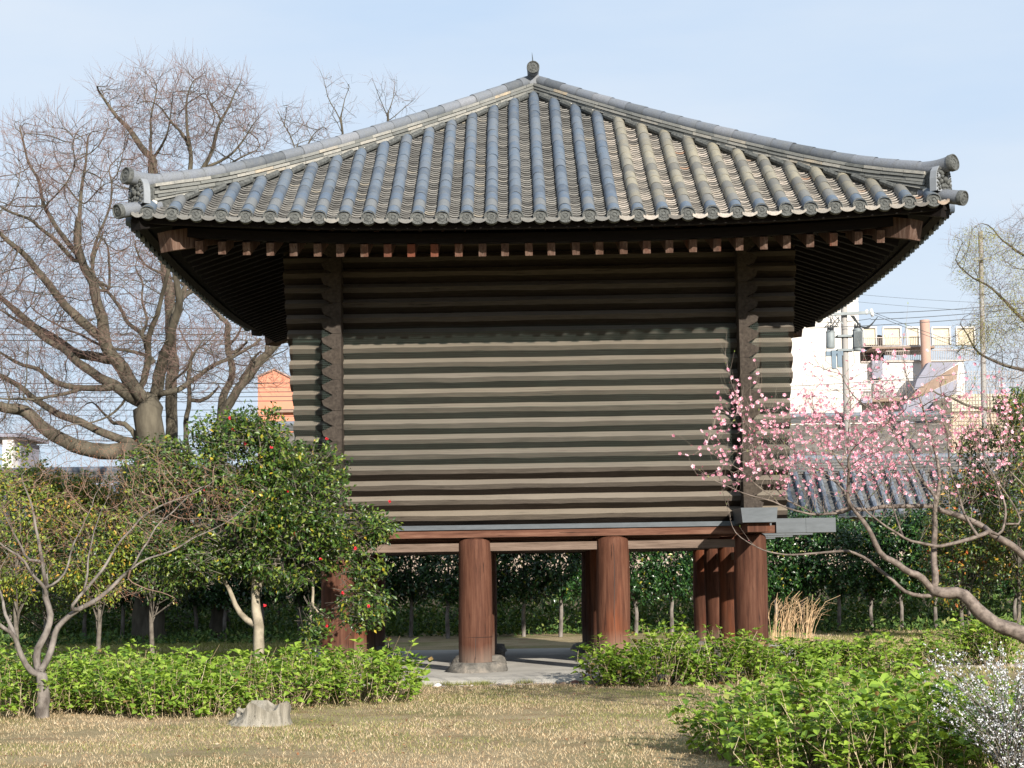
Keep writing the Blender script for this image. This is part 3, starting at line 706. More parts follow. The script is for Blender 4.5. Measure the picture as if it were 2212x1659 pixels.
def pebbles(name, n, xr, yr, r, flat=.6):
    m = MB()
    for i in range(n):
        x, y = random.uniform(*xr), random.uniform(*yr); q = r*random.uniform(.4, 1.3); blob(m, (x, y, float(gz(x, y))+q*.2), (q*1.3, q, q*flat), i, 6, 4)
    return tag(m.build(name, mat_leaf('gravel_stone', [(0, (.16, .13, .12)), (.5, (.3, .26, .24)), (1, (.5, .46, .43))], .95, .2, 0)), kind='stuff')
pebbles('gravel', 900, (-2.2, 1.2), (-1.72, -1.4), .014); pebbles('gravel', 1500, (5.0, 7.6), (.6, 2.6), .03)
m = MB()
# thin grey gravel bed along the slab
for i, (x, y, r, lab) in enumerate([(-1.42, -1.66, .05, 'white pebble lying at the foot of the slab between the hydrangea banks'), (.36, -1.58, .06, 'reddish brown stone at the slab edge beside the right-hand bushes'), (.55, -1.64, .075, 'pale upright stone at the slab edge beside the right-hand bushes'), (-.62, -1.62, .028, 'small dark blue-grey pebble at the middle of the slab edge'), (.2, -1.66, .04, 'flat brown stone at the slab edge, leftmost of the stone cluster')]):
    m = MB(); blob(m, (x, y, .09), (r*1.2, r, r*(1.1 if i == 2 else .7)), i+3, 10, 7, 1, .35)
    tag(m.build('rock', mat_plain('rock_%s' % i, [(.62, .6, .57), (.2, .1, .08), (.5, .42, .35), (.08, .09, .11), (.22, .15, .12)][i], .9), smooth=True), lab, 'rock', 'small stones along the slab edge')

# ------------------------------------------------------------------ hydrangea bushes
def bush(name, cx, cy, rx, ry, h, dens, label, group, leafL=.105, seed=0, dead=.2, detail=1):
    t = thing(name, label, 'bush', group, (cx, cy, float(gz(cx, cy)))); ms, ml = MB(), MB(); n = int(dens*pi*rx*ry); P, D, N, L = [], [], [], []
    for i in range(n):
        a = random.uniform(0, 2*pi); k = sqrt(random.random()); x, y = rx*k*cos(a), ry*k*sin(a); gap = mnoise.noise((x*2.6+seed*3, y*2.6, 5+seed))
        if gap < -.38: continue
        ed = 1-.42*k**4; hh = h*ed*random.uniform(.6, 1.1)*(1+.42*mnoise.noise((x*1.9+seed, y*1.9, seed))+.15*gap)
        lean = np.array([x/rx*.3*k+random.gauss(0, .22), y/ry*.3*k+random.gauss(0, .2), 1.]); base = np.array([x*.93, y*.93, 0])+rng.normal(0, .02, 3)*[1, 1, 0]
        isdead = random.random() < dead; bend = rng.normal(0, .05, 3)*[1, 1, 0]
        at_ = lambda q: base+lean*hh*q+bend*sin(q*pi)
        ms.tube([base, at_(.33), at_(.66), at_(1.08 if isdead else .98)], [.0034, .003, .0024, .0016], 3, False)
        if isdead and random.random() < .6: continue
        sz = leafL*random.uniform(.6, 1.15); lev = [1.0, .93, .82, .7, .56, .42, .28] if k < .8 else [1., .9, .78, .64, .5, .36, .24, .12]
        for li, q in enumerate(lev):
            p = at_(q); rot = random.uniform(0, pi); cnt = 4 if li == 0 else 2
            if li > 1 and random.random() < .3+.25*isdead: continue
            if li > 1 and random.random() < .45:         # short side shoot
                sdir = rnd_dirs(1)[0]*[1, 1, .3]+[0, 0, .5]; p2_ = p+sdir*random.uniform(.03, .1); ms.tube([p, p2_], [.002, .0012], 3, False); p = p2_; cnt = 4
            for c in range(cnt):
                b = rot+c*2*pi/cnt+random.uniform(-.5, .5); el = random.uniform(.1, 1.2) if li == 0 else random.uniform(-.45, .7)
                d = np.array([cos(b), sin(b), el]); P.append(p+d*.01); D.append(d); N.append(np.array([-cos(b)*el*.6+random.gauss(0, .35), -sin(b)*el*.6-.15+random.gauss(0, .35), .9])); L.append(sz*random.uniform(.45, 1.15))
    P, D, N, L = map(np.array, (P, D, N, L)); leaves(ml, P, D, N, L, L*.62, .15, detail, .2)
    ms.build('stems', M['stem'], t); ml.build('foliage', M['lf_hyd'], t); return t
G1 = 'hydrangea bushes of the left bank'; G2 = 'hydrangea bushes in front of the slab on the right'
bush('hydrangea_bush', -6.15, -4.0, 1.15, 1.4, .60, 95, 'leafy green bush at the left edge behind the pale slanting trunk', G1, seed=1)
bush('hydrangea_bush', -4.75, -3.9, 1.0, 1.5, .56, 95, 'leafy green bush just right of the pale slanting trunk', G1, seed=2)
bush('hydrangea_bush', -4.15, -5.2, .72, .62, .46, 110, 'low bright bush bulging onto the lawn left of the tree stump', G1, seed=3, dead=.15)
bush('hydrangea_bush', -3.35, -3.7, .95, 1.45, .54, 95, 'bush with many bare tan stems behind the tree stump', G1, seed=4, dead=.38)
bush('hydrangea_bush', -2.25, -3.45, .78, 1.15, .52, 90, 'rounded bright bush ending the left bank beside the open lawn', G1, seed=5, dead=.2)
bush('hydrangea_bush', 1.22, -1.95, .76, .45, .60, 240, 'bright green bush hiding the foot of the right middle post', G2, seed=6, dead=.15, leafL=.11)
bush('hydrangea_bush', 2.35, -1.9, .7, .45, .57, 220, 'green bush with bare stems left of the right corner post', G2, seed=7)
bush('hydrangea_bush', 3.3, -1.85, .66, .45, .5, 210, 'green bush covering the foot of the right corner post', G2, seed=8)
bush('hydrangea_bush', 4.1, -1.75, .55, .42, .5, 220, 'dark green bush at the right end of the slab', G2, seed=9)
bush('hydrangea_bush', 5.5, .6, .3, .26, .46, 260, 'small lone bush standing in the gravel on the right', None, seed=10, dead=.1)
bush('hydrangea_bush', 6.42, 1.2, .46, .42, .66, 260, 'dense round bush under the leaning trunk at right', None, seed=11, dead=.1)
bush('hydrangea_bush', 2.3, -10.2, 1.25, 1.0, .62, 140, 'large light green bush in the right foreground, its far half', 'hydrangeas of the right foreground', seed=12, leafL=.1, detail=2)
bush('hydrangea_bush', 2.8, -11.6, 1.6, 1.05, .56, 150, 'large light green bush at the bottom right of the picture', 'hydrangeas of the right foreground', seed=13, leafL=.1, detail=2)
# ------------------------------------------------------------------ spirea
def spirea():
    cx, cy = 3.08, -13.0; t = thing('spirea_bush', 'arching bush of tiny white flowers in the bottom right corner', 'bush', None, (cx, cy, 0)); ms, ml, mf = MB(), MB(), MB()
    P, D, N, L = [], [], [], []; Q, QD, QN, QL = [], [], [], []
    for i in range(165):
        a = random.uniform(0, 2*pi); ln = random.uniform(.55, 1.2); pts = []; out = random.uniform(.15, .72)
        for u in np.linspace(0, 1, 9): pts.append(np.array([cos(a)*out*u**1.4, sin(a)*out*u**1.4, ln*(u-.32*u*u)*1.25])+rng.normal(0, .008, 3))
        ms.tube(pts, np.linspace(.005, .0015, 9), 3, False)
        for k in range(2, 9):
            for _ in range(5):
                c = pts[k]+(pts[k-1]-pts[k])*random.random()+rng.normal(0, .012, 3)
                if random.random() < .5:
                    for b in range(3): Q.append(c+rng.normal(0, .006, 3)); QD.append(rnd_dirs(1)[0]); QN.append(rnd_dirs(1)[0]+[0, -.5, .8]); QL.append(random.uniform(.010, .017))
                else: P.append(c); D.append(rnd_dirs(1)[0]+[0, 0, .4]); N.append(rnd_dirs(1)[0]+[0, 0, 1]); L.append(random.uniform(.018, .035))
    leaves(ml, *map(np.array, (P, D, N, L)), np.array(L)*.4); leaves(mf, *map(np.array, (Q, QD, QN, QL)), np.array(QL)*.9)
    ms.build('stems', M['bark_dark'], t); ml.build('foliage', M['lf_weed'], t); mf.build('blossom', M['white'], t)
spirea()
# ------------------------------------------------------------------ stump
def stump():
    x0, y0 = -3.07, -6.3; m = MB(); n = 56; rows = 9; V = []
    for i in range(rows+1):
        u = i/rows
        for j in range(n):
            a = 2*pi*j/n; fl = 1+.35*(1-u)**2*(1+.6*cos(a-pi*1.02)); k = fl*(1+.22*mnoise.noise((cos(a)*1.6+3, sin(a)*1.6, u*.7))+.12*mnoise.noise((cos(a)*4+u*.5, sin(a)*4, u*1.2))+.03*mnoise.noise((cos(a)*12, sin(a)*12, u*2)))
            top = .235+.09*mnoise.noise((cos(a)*1.3+5, sin(a)*1.3, 1))+.03*mnoise.noise((cos(a)*5, sin(a)*5, 4))-.05*(cos(a) < -.5)
            if -2.9 < a-2*pi*(a > pi) < -2.0: top *= .8
            V.append((x0+.30*k*cos(a), y0+.24*k*sin(a), -.02+(top)*u))
    for k2, (q, zz) in enumerate(((.82, -.03), (.6, -.09), (.25, -.12))):
        for j in range(n):
            a = 2*pi*j/n; b = V[rows*n+j]; V.append((x0+(b[0]-x0)*q, y0+(b[1]-y0)*q, b[2]+zz+.02*mnoise.noise((cos(a)*6, sin(a)*6, k2))))
    R_ = rows+3; F = [[i*n+j, i*n+(j+1) % n, (i+1)*n+(j+1) % n, (i+1)*n+j] for i in range(R_) for j in range(n)]
    m.add(V, F4=F); m.ng.append((m.n-n, n))
    tag(m.build('tree_stump', mat_wood('grey_stump_wood', (.09, .08, .062), (.24, .22, .18), (.38, .35, .30), 2, scale=4, bd=.06, cracks=1), smooth='auto'), 'weathered grey tree stump on the lawn before the left bushes', 'stump')
stump()
# ------------------------------------------------------------------ small maple in front, left
C4 = lambda L: [(x/3.158, 1050.9+y/3.158) for x, y in L]
def maple():
    Y = -5.2; t = Tree(.09); b = at(92, 1560, Y)
    t.limb([b+np.array([0, 0, -.05])]+pl(C4([(285, 1500), (282, 1350), (288, 1270)]), Y), .082, .068)
    J = C4([(288, 1270)])[0]
    def L(pts, r0, r1, amp): t.limb(pl(C4(pts), Y, amp=amp), r0, r1)
    L([(270, 1290), (215, 1260), (140, 1160), (100, 1050), (0, 940), (-90, 850), (-180, 700)], .036, .014, .4)
    L([(105, 1040), (60, 900), (20, 780), (-30, 640)], .026, .01, -.3)
    L([(270, 1260), (250, 1120), (300, 1030), (335, 900), (325, 760), (300, 620)], .046, .028, .15)
    L([(300, 620), (275, 420), (240, 230), (190, 60), (130, -90)], .024, .006, .3)
    L([(320, 740), (265, 660), (180, 520), (60, 420), (-40, 340), (-140, 260)], .022, .006, .4)
    L([(180, 520), (110, 360), (40, 200)], .017, .006, .2)
    L([(300, 1230), (345, 1100), (380, 1000), (460, 860), (620, 780), (780, 690), (890, 570)], .04, .019, -.3)
    L([(890, 570), (1000, 390), (1150, 180), (1300, 60), (1420, -10)], .013, .004, .3)
    L([(900, 560), (1100, 460), (1300, 370), (1500, 270), (1650, 150), (1760, 60)], .014, .004, -.4)
    L([(465, 850), (570, 705), (650, 650), (790, 430), (960, 200), (1100, 130), (1300, 60), (1430, -10)], .021, .005, .3)
    L([(570, 700), (600, 480), (650, 310), (690, 150)], .014, .005, .3)
    L([(350, 680), (450, 590), (500, 400), (560, 290), (640, 130)], .015, .005, -.3)
    L([(850, 640), (950, 680), (1080, 720), (1190, 760)], .008, .004, -.2)
    L([(1150, 180), (1300, 220), (1500, 230), (1700, 300)], .008, .003, .2)
    el = [pxe(330, 1100, 260, 90, Y, 1.0), pxe(120, 1080, 190, 110, Y, 1.0), pxe(430, 1050, 140, 60, Y, .8), pxe(60, 1180, 140, 70, Y, .9), pxe(250, 1000, 150, 60, Y, .8), pxe(480, 1100, 110, 40, Y, .6), pxe(230, 1290, 90, 25, Y, .5)]
    t.grow(samp(el, 1900), .9, .10, 26, (0, 0, .05), 5200); t.radii(.0020, 2.9)
    root = thing('maple_tree', 'small bare maple with pale forked trunk and reddish twigs in the left foreground', 'tree')
    mt, mc, mb = MB(), MB(), MB(); t.mesh(.012, mt, mc)
    tw = twigs(t, mc, 2, .12, .0011, .15, .005, .5)
    P = np.array([c for b_, c, d in tw for _ in (0, 1)])+rng.normal(0, .008, (2*len(tw), 3)); n = len(P)
    leaves(mb, P, rnd_dirs(n)+[0, 0, .3], rnd_dirs(n), rng.uniform(.008, .017, n), .006)
    mt.build('trunk', M['bark_pale'], root, True); cr = mc.build('twigs', M['maple_tw'], root); mb.build('buds', mat_leaf('red_bud', [(0, (.3, .09, .06)), (1, (.5, .22, .12))], .8, .2, .1), root)
maple()
# ------------------------------------------------------------------ peach tree, right
C3 = lambda L: [(1465.7+x/2.3076, 746.7+y/2.3076) for x, y in L]
def peach():
    Y = -8.5; t = Tree(.075)
    def L(pts, r0, r1, amp, **k): t.limb(pl(C3(pts), Y, amp=amp), r0*.82, r1*.8, **k)
    g = at(2330, 1440, Y+.1); g[2] = -.05
    t.limb([g, at(2300, 1415, Y)]+pl(C3([(1800, 1470), (1680, 1420), (1600, 1385), (1500, 1320), (1420, 1265), (1370, 1228), (1320, 1215), (1265, 1215)]), Y), .105, .05, start=False)
    L([(1265, 1220), (1130, 1120), (1000, 1020), (955, 930), (885, 840), (850, 760), (850, 650), (840, 560)], .045, .014, .4)
    L([(1270, 1215), (1275, 1060), (1280, 900), (1290, 760), (1300, 640), (1260, 480), (1220, 300)], .042, .010, -.2)
    L([(1290, 760), (1200, 640), (1130, 520), (1050, 380), (900, 280), (800, 110)], .02, .005, .3)
    L([(1290, 1235), (1230, 1240), (1150, 1240), (1050, 1160), (950, 1060), (850, 1020), (700, 1045), (560, 1045), (400, 1010), (300, 950), (265, 905)], .026, .004, -.3)
    L([(850, 820), (700, 850), (500, 790), (360, 740), (230, 700), (150, 655), (90, 640)], .017, .003, .3)
    L([(700, 850), (560, 780), (430, 640), (360, 520), (330, 370), (280, 230), (232, 60)], .012, .003, .3)
    L([(850, 760), (740, 640), (600, 560), (520, 470), (430, 330), (390, 180)], .013, .003, -.4)
    L([(850, 650), (760, 520), (700, 400), (670, 220)], .011, .003, .3); L([(840, 560), (860, 400), (850, 290), (835, 140)], .01, .003, -.2)
    L([(500, 790), (400, 700), (300, 610), (200, 560), (120, 500), (80, 540)], .008, .002, -.3)
    L([(1220, 300), (1150, 180), (1110, 60), (1120, -60)], .009, .003, -.2); L([(1050, 380), (980, 250), (940, 80)], .008, .003, .2)
    b0 = at(2400, 1330, Y+.9); b0[2] -= 1.5
    t.limb([b0, at(2330, 1270, Y+.6), at(2280, 1240, Y+.5)]+pl(C3([(1723, 1050), (1600, 960), (1530, 905), (1440, 870), (1300, 800), (1150, 800), (1000, 800), (860, 815), (720, 840)]), Y+.4, amp=.2), .06, .014, start=False)
    L([(1560, 930), (1400, 985), (1300, 1000), (1130, 970), (1080, 920), (940, 830), (860, 700)], .026, .006, -.3)
    L([(1440, 870), (1380, 700), (1350, 560), (1330, 380), (1300, 180)], .018, .004, .3); L([(1600, 960), (1640, 800), (1560, 640), (1500, 540), (1460, 400)], .018, .004, .2)
    L([(1723, 900), (1620, 720), (1500, 560), (1560, 400), (1540, 180)], .012, .003, .3); L([(1800, 800), (1723, 700), (1600, 580), (1640, 380), (1600, 130)], .012, .003, .2)
    L([(1100, 900), (1080, 800), (1010, 650), (960, 500), (1000, 380)], .012, .003, -.3)
    el = [pxe(1800, 960, 190, 90, Y, 1.0), pxe(1950, 960, 160, 130, Y, 1.1), pxe(1660, 990, 110, 70, Y, .7), pxe(2100, 980, 130, 140, Y, 1.0), pxe(1740, 900, 90, 50, Y, .6), pxe(1590, 900, 60, 60, Y, .4), pxe(1900, 1060, 260, 50, Y, .8), pxe(1600, 1020, 90, 40, Y, .4), pxe(1780, 830, 60, 50, Y, .4), pxe(1920, 820, 70, 70, Y, .5), pxe(2050, 850, 60, 60, Y, .5)]
    t.grow(samp(el, 1900), .7, .085, 26, (0, 0, .32), 5200); t.radii(.0021, 2.7)
    root = thing('peach_tree', 'leaning tree with pink blossom reaching in from the right before the storehouse', 'tree')
    mt, mc, mp_, mb, ml = MB(), MB(), MB(), MB(), MB(); t.mesh(.011, mt, mc)
    tw = twigs(t, mc, 1, .2, .0016, .9, .006, .6, .5)
    P, D, N, L_ = [], [], [], []; BP, BD = [], []; LP, LD = [], []
    cand = [(t.P[i], t.d(i)) for i in range(len(t.P)) if t.R[i] < .0075]+[(b, d) for b, c, d in tw]+[(c, d) for b, c, d in tw]
    for p, d in cand:
        q = p-CAM; zc = q@CF; x = PW/2+FPX*(q@CR)/zc; y = PH/2-FPX*(q@CU)/zc
        dens = exp(-((y-960)/95)**2)*(1.0 if x < 1960 else .38)*(1 if y < 1075 else .35)+.35*(y < 905)
        if mnoise.noise(Vector((x*.013, y*.013, 2)))+.12 < 0: dens *= .45
        if random.random() < dens*.78:
            nrm = rnd_dirs(1)[0]+np.array([.2, -.9, .3]); nrm /= np.linalg.norm(nrm); a = np.cross(nrm, [0, 0, 1.]); a /= np.linalg.norm(a); b = np.cross(a, nrm); c0 = p+rng.normal(0, .012, 3); s_ = random.uniform(.014, .023); ph = random.random()*6
            for k in range(5):
                an = ph+k*2*pi/5; dd = a*cos(an)+b*sin(an); P.append(c0+dd*.002); D.append(dd+nrm*.25); N.append(nrm-dd*.2); L_.append(s_)
            BP.append(c0+nrm*.002); BD.append(nrm)
        elif random.random() < .30*dens+.06: BP.append(p+rng.normal(0, .008, 3)); BD.append(d+rng.normal(0, .4, 3))
        elif random.random() < .16: LP.append(p); LD.append(d+rng.normal(0, .5, 3)+[0, 0, .5])
    P, D, N, L_ = map(np.array, (P, D, N, L_)); leaves(mp_, P, D, N, L_, L_*.85, .1, 2, -.1)
    BP, BD = np.array(BP), np.array(BD); n = len(BP); leaves(mb, BP, BD, rnd_dirs(n), rng.uniform(.008, .016, n), .009, .4)
    n = len(LP); leaves(ml, np.array(LP), np.array(LD), rnd_dirs(n), rng.uniform(.02, .042, n), .009, .3)
    mt.build('trunk', M['bark_peach'], root, True); mc.build('twigs', mat_mottled('grey_peach_twig', (.11, .085, .07), (.25, .21, .175), 20, .8, bs=0), root)
    mp_.build('blossom', M['petal'], root); mb.build('buds', M['bud'], root); ml.build('foliage', mat_leaf('young_leaf', [(0, (.15, .22, .04)), (1, (.32, .38, .1))], .6, .3, .3), root)
peach()
# ------------------------------------------------------------------ camellia and other leafy trees
def leafy(root, ells, n, L, mat, nrmup=.8, shell=.55, clump=.12, cs=1.6, cluster=6, spread=.09, detail=1, twig=True, wd=.5, glow=None):
    C = samp(ells, n, shell, clump, cs); cen = np.array([e[0] for e in ells]).mean(0); ml, mt = MB(), MB()
    O = C-cen; O /= np.linalg.norm(O, axis=1)[:, None]; d0 = O*[1, 1, .5]+rnd_dirs(n)*.7+[0, 0, .15]; d0 /= np.linalg.norm(d0, axis=1)[:, None]
    P = np.repeat(C, cluster, 0)+np.repeat(d0, cluster, 0)*(np.tile(np.linspace(-1, 1, cluster), n)*spread)[:, None]+rng.normal(0, spread*.22, (n*cluster, 3))
    D = np.repeat(d0, cluster, 0)*.5+rnd_dirs(n*cluster)*.9+[0, 0, -.25]; N = rnd_dirs(n*cluster)*.75+[0, -.25, nrmup]; LL = L*rng.uniform(.65, 1.2, n*cluster)
    leaves(ml, P, D, N, LL, LL*wd, .12, detail)
    if twig:
        for c, d in zip(C[::2], d0[::2]): mt.tube([c-d*spread*2.6, c+d*spread], [.004, .002], 3, False)
    return ml, mt, C, d0
def camellia():
    Y = -2.4; root = thing('camellia_tree', 'glossy camellia with red flowers standing before the left corner post', 'tree')
    C = lambda x, y: (331.9+x/2.7265, 829.6+y/2.7265)
    ells = [pxe(*C(520, 470), 150, 95, Y, .85), pxe(*C(480, 800), 165, 105, Y, .95), pxe(*C(850, 700), 115, 120, Y, .8), pxe(*C(1120, 860), 95, 62, Y, .6), pxe(*C(900, 500), 85, 70, Y, .6), pxe(*C(780, 1050), 110, 60, Y, .7), pxe(*C(400, 280), 70, 45, Y, .5), pxe(*C(640, 250), 90, 45, Y, .5), pxe(*C(1240, 1300), 62, 58, Y, .45), pxe(*C(960, 1420), 38, 42, Y, .3), pxe(*C(1250, 1080), 55, 35, Y, .4), pxe(*C(250, 1020), 110, 55, Y, .6), pxe(*C(1330, 850), 38, 30, Y, .3), pxe(*C(90, 800), 95, 100, Y, .6), pxe(*C(60, 500), 90, 70, Y, .6), pxe(*C(250, 600), 90, 90, Y, .6)]
    ml, mt, Cn, d0 = leafy(root, ells, 7400, .07, M['lf_cam'], shell=.35, clump=.16, cs=1.9, cluster=6, spread=.085, detail=1)
    t = Tree(.12); b = at(*C(612, 1560), Y); b[2] = 0.05
    t.limb([b]+pl([C(612, 1500), C(606, 1400), C(600, 1250), C(600, 1100), C(610, 900), C(560, 600)], Y), .085, .02, start=False)
    t.limb(pl([C(600, 1420), C(550, 1400), C(490, 1310), C(430, 1190), C(380, 1050)], Y, amp=-.2), .045, .015)
    t.limb(pl([C(600, 1250), C(700, 1100), C(820, 900), C(950, 700)], Y, amp=.3), .035, .012); t.limb(pl([C(600, 1100), C(480, 900), C(350, 700)], Y, amp=.3), .03, .012)
    b2 = at(*C(880, 1560), Y+.2); b2[2] = .05
    t.limb([b2]+pl([C(890, 1500), C(925, 1320), C(940, 1150), C(980, 1000)], Y+.2), .032, .012, start=False)
    t.limb(pl([C(930, 1300), C(1050, 1400), C(1150, 1340), C(1250, 1230)], Y+.1, amp=-.2), .014, .004)
    t.grow(Cn[rng.choice(len(Cn), 900, False)], 1.6, .2, 40, (0, 0, 0), 2500); t.radii(.003); mk = MB(); t.mesh(.015, mk, mt)
    mk.build('trunk', M['bark_cream'], root, True); mt.build('branches', M['bark_dark'], root); ml.build('foliage', M['lf_cam'], root)
    for x, y in [(450, 200), (470, 268), (540, 350), (693, 373), (1020, 322), (787, 633), (1390, 692), (1187, 967), (985, 1030), (1113, 1230), (655, 1303), (1018, 1425), (1265, 1308), (300, 620), (830, 880)]:
        c = at(*C(x, y), Y-random.uniform(.45, .75)); m = MB(); n = 12
        P = np.tile(c, (n, 1)); D = rnd_dirs(n)*[1, .6, 1]+[0, -.5, -.1]; leaves(m, P, D, rnd_dirs(n), .023, .023, .3, 2, -.3); m.build('red_flower', M['red'], root)
camellia()
# row of clipped evergreen trees behind the storehouse
def hedge_tree(seed, w=.68, z0=.72, z1=2.6, n=1050, L=.1, mat='lf_hedge', name='evergreen_tree', label='', group=None, bark='bark_pale', cl=5, depth=.6, shell=.45):
    root = thing(name, label, 'tree', group); e = [((0, 0, (z0+z1)/2), (w, depth, (z1-z0)/2)), ((.2, 0, z0+.45), (w*.7, depth*.8, .4)), ((-.2, .1, z1-.5), (w*.75, depth*.8, .45))]
    ml, mt, C, d = leafy(root, e, n, L, M[mat], shell=shell, clump=0, cluster=cl, spread=.1)
    mk = MB(); mk.tube([(0, 0, -.05), (random.uniform(-.03, .03), 0, .5), (random.uniform(-.06, .06), 0, 1.0), (0, 0, z1-.6)], [.05, .042, .036, .015], 8)
    for k in range(5):
        a = random.uniform(0, 6.28); mk.tube([(0, 0, z0+.1*k), (cos(a)*w*.6, sin(a)*depth*.6, z0+.5+.2*k)], [.016, .006], 4)
    mk.build('trunk', M[bark], root, True); ml.build('foliage', M[mat], root); return root
hv = [hedge_tree(i, label='x', group='row of clipped evergreens behind the storehouse') for i in range(4)]
hx = [-12.6, -11.6, -10.7, -9.95, -9.1, -8.35, -7.53, -6.8, -6.0, -5.2, -4.35, -3.5, -2.75, -1.9, -1.1, -.25, .55, 1.35, 2.2, 3.0, 3.85, 4.55, 5.3, 5.9, 6.61, 7.45, 8.03, 8.75, 9.6, 10.5, 11.4]
ordn = ['', 'second', 'third', 'fourth', 'fifth', 'sixth', 'seventh', 'eighth', 'ninth', 'tenth', 'eleventh', 'twelfth', 'thirteenth', 'fourteenth', 'fifteenth']
for k, x in enumerate(hx):
    o = hv[k] if k < 4 else copy_tree(hv[k % 4]); o.location = (x, 15.6+.35*sin(k*2.3), .085); o.rotation_euler = (0, 0, 0); o.scale = (1, 1, 1+.06*sin(k*1.7))
    if x < -3.4:
        j = sum(1 for q in hx if q < x); lab = 'dark clipped evergreen left of the storehouse, %s in the row from the left edge' % ('first' if j == 0 else ordn[j])
    elif x < 4.4:
        j = sum(1 for q in hx if -3.4 < q < x); lab = 'dark evergreen seen under the storehouse floor, %s from the left corner post' % ('first' if j == 0 else ordn[j])
    else:
        j = sum(1 for q in hx if 4.4 < q < x); lab = 'glossy evergreen right of the storehouse, %s from the right corner post' % ('first' if j == 0 else ordn[j])
    o['label'] = lab; o['group'] = 'row of clipped evergreens behind the storehouse'
def ytree(x, y, ells_px, Y, n, mat, label, L=.075, group=None, cl=5, bark='bark_dark', clump=.14, shell=.4, sp=.1):
    root = thing('broadleaf_tree', label, 'tree', group); e = [pxe(a, b, c, d, Y, dd) for a, b, c, d, dd in ells_px]
    ml, mt, C, d = leafy(root, e, n, L, M[mat], shell=shell, clump=clump, cs=1.3, cluster=cl, spread=sp)
    b = at(x, y, Y); b[2] = .05; top = at(x, ells_px[0][1]+10, Y); mk = MB(); mk.tube([b, b*.6+top*.4+rng.normal(0, .05, 3), top], [.045, .035, .015], 8)
    for c in C[::90]:
        s_ = b+(top-b)*random.uniform(.3, .9); mk.tube([s_, (s_+c)/2+rng.normal(0, .06, 3), c], [.013, .008, .003], 4)
    mk.build('trunk', M[bark], root, True); mt.build('twigs', M['bark_dark'], root); ml.build('foliage', M[mat], root); return root
GL = 'yellow-green shrubs behind the bare maple'
ytree(40, 1380, [(40, 1130, 125, 165, 1.0), (80, 1040, 60, 45, .6)], 4.5, 2300, 'lf_yel', 'yellow-green leafy shrub at the left edge behind the bare maple', group=GL)
ytree(210, 1370, [(190, 1160, 115, 150, 1.0), (235, 1050, 85, 55, .7)], 5.2, 2400, 'lf_yel', 'yellow-green shrub with orange leaves directly below the big bare tree', group=GL)
ytree(330, 1380, [(335, 1130, 110, 150, 1.0), (360, 1230, 90, 70, .8)], 6.0, 2200, 'lf_cam', 'mid-green leafy shrub between the yellow-green shrubs and the camellia', group=GL)
ytree(110, 1385, [(120, 1260, 130, 60, .9), (20, 1280, 60, 60, .7)], 7.5, 1300, 'lf_cam', 'low dark green shrub behind the forked pale trunk', group=GL)
GR = 'tall shrubs at the right edge'
ytree(2080, 1380, [(2100, 1150, 110, 140, 1.1), (2150, 1000, 100, 90, 1.0), (2060, 1230, 70, 90, .8)], 10.5, 2600, 'lf_aut', 'tall shrub with scattered orange and yellow leaves behind the peach branches', L=.085, group=GR, clump=.1)
ytree(2200, 1390, [(2220, 1090, 90, 200, 1.1), (2200, 880, 50, 40, .8)], 9.5, 1700, 'lf_aut', 'tall leafy shrub at the right edge, partly cut off by the frame', L=.085, group=GR, clump=.1)
# undergrowth beyond the hedge
def undergrowth(xr, yr, n, h, name='undergrowth'):
    m = MB(); P = np.stack([rng.uniform(*xr, n), rng.uniform(*yr, n), rng.random(n)**1.4], 1); hh = np.array([h*(.6+.7*mnoise.noise((p[0]*.8, p[1]*.8, 3))+.2) for p in P]); P[:, 2] = .08+P[:, 2]*np.clip(hh, .05, 2)
    L = rng.uniform(.07, .17, n); leaves(m, P, rnd_dirs(n)+[0, 0, .5], rnd_dirs(n)+[0, -.2, .9], L, L*.5); tag(m.build(name, M['lf_weed']), kind='stuff')
undergrowth((-14, 12), (16.4, 20.8), 42000, 1.15)
undergrowth((5, 12), (14.6, 16.4), 1500, .3); undergrowth((-12, -4), (13.5, 16.4), 2500, .25)
# dry reeds
def reeds(x, y, n, h, lab):
    t = MB()
    for i in range(n):
        a, b = x+random.gauss(0, .07), y+random.gauss(0, .08); H = h*random.uniform(.55, 1.1); l = random.gauss(.12, .12)
        t.tube([(a, b, .05), (a+l*.3, b, H*.5), (a+l*.8, b+random.gauss(0, .05), H*.85), (a+l*1.5, b, H*.97)], [.005, .004, .004, .003], 3, False); t.tube([(a+l*.8, b, H*.85), (a+l*1.3+random.gauss(0, .05), b, H*.8)], [.003, .002], 3, False)
    tag(t.build('reed_clump', M['stem'] if False else mat_leaf('straw_reed', [(0, (.35, .22, .12)), (1, (.62, .46, .29))], .9, .2, .1)), lab, 'reeds', 'dry reeds beside the right corner post')
reeds(4.60, 10.6, 22, 1.0, 'sparse dry straw-coloured reeds touching the right corner post'); reeds(4.88, 10.8, 34, 1.05, 'tall dry straw-coloured reeds, middle clump beside the right post'); reeds(5.18, 10.7, 34, .95, 'dry reeds leaning right, farthest clump from the corner post')
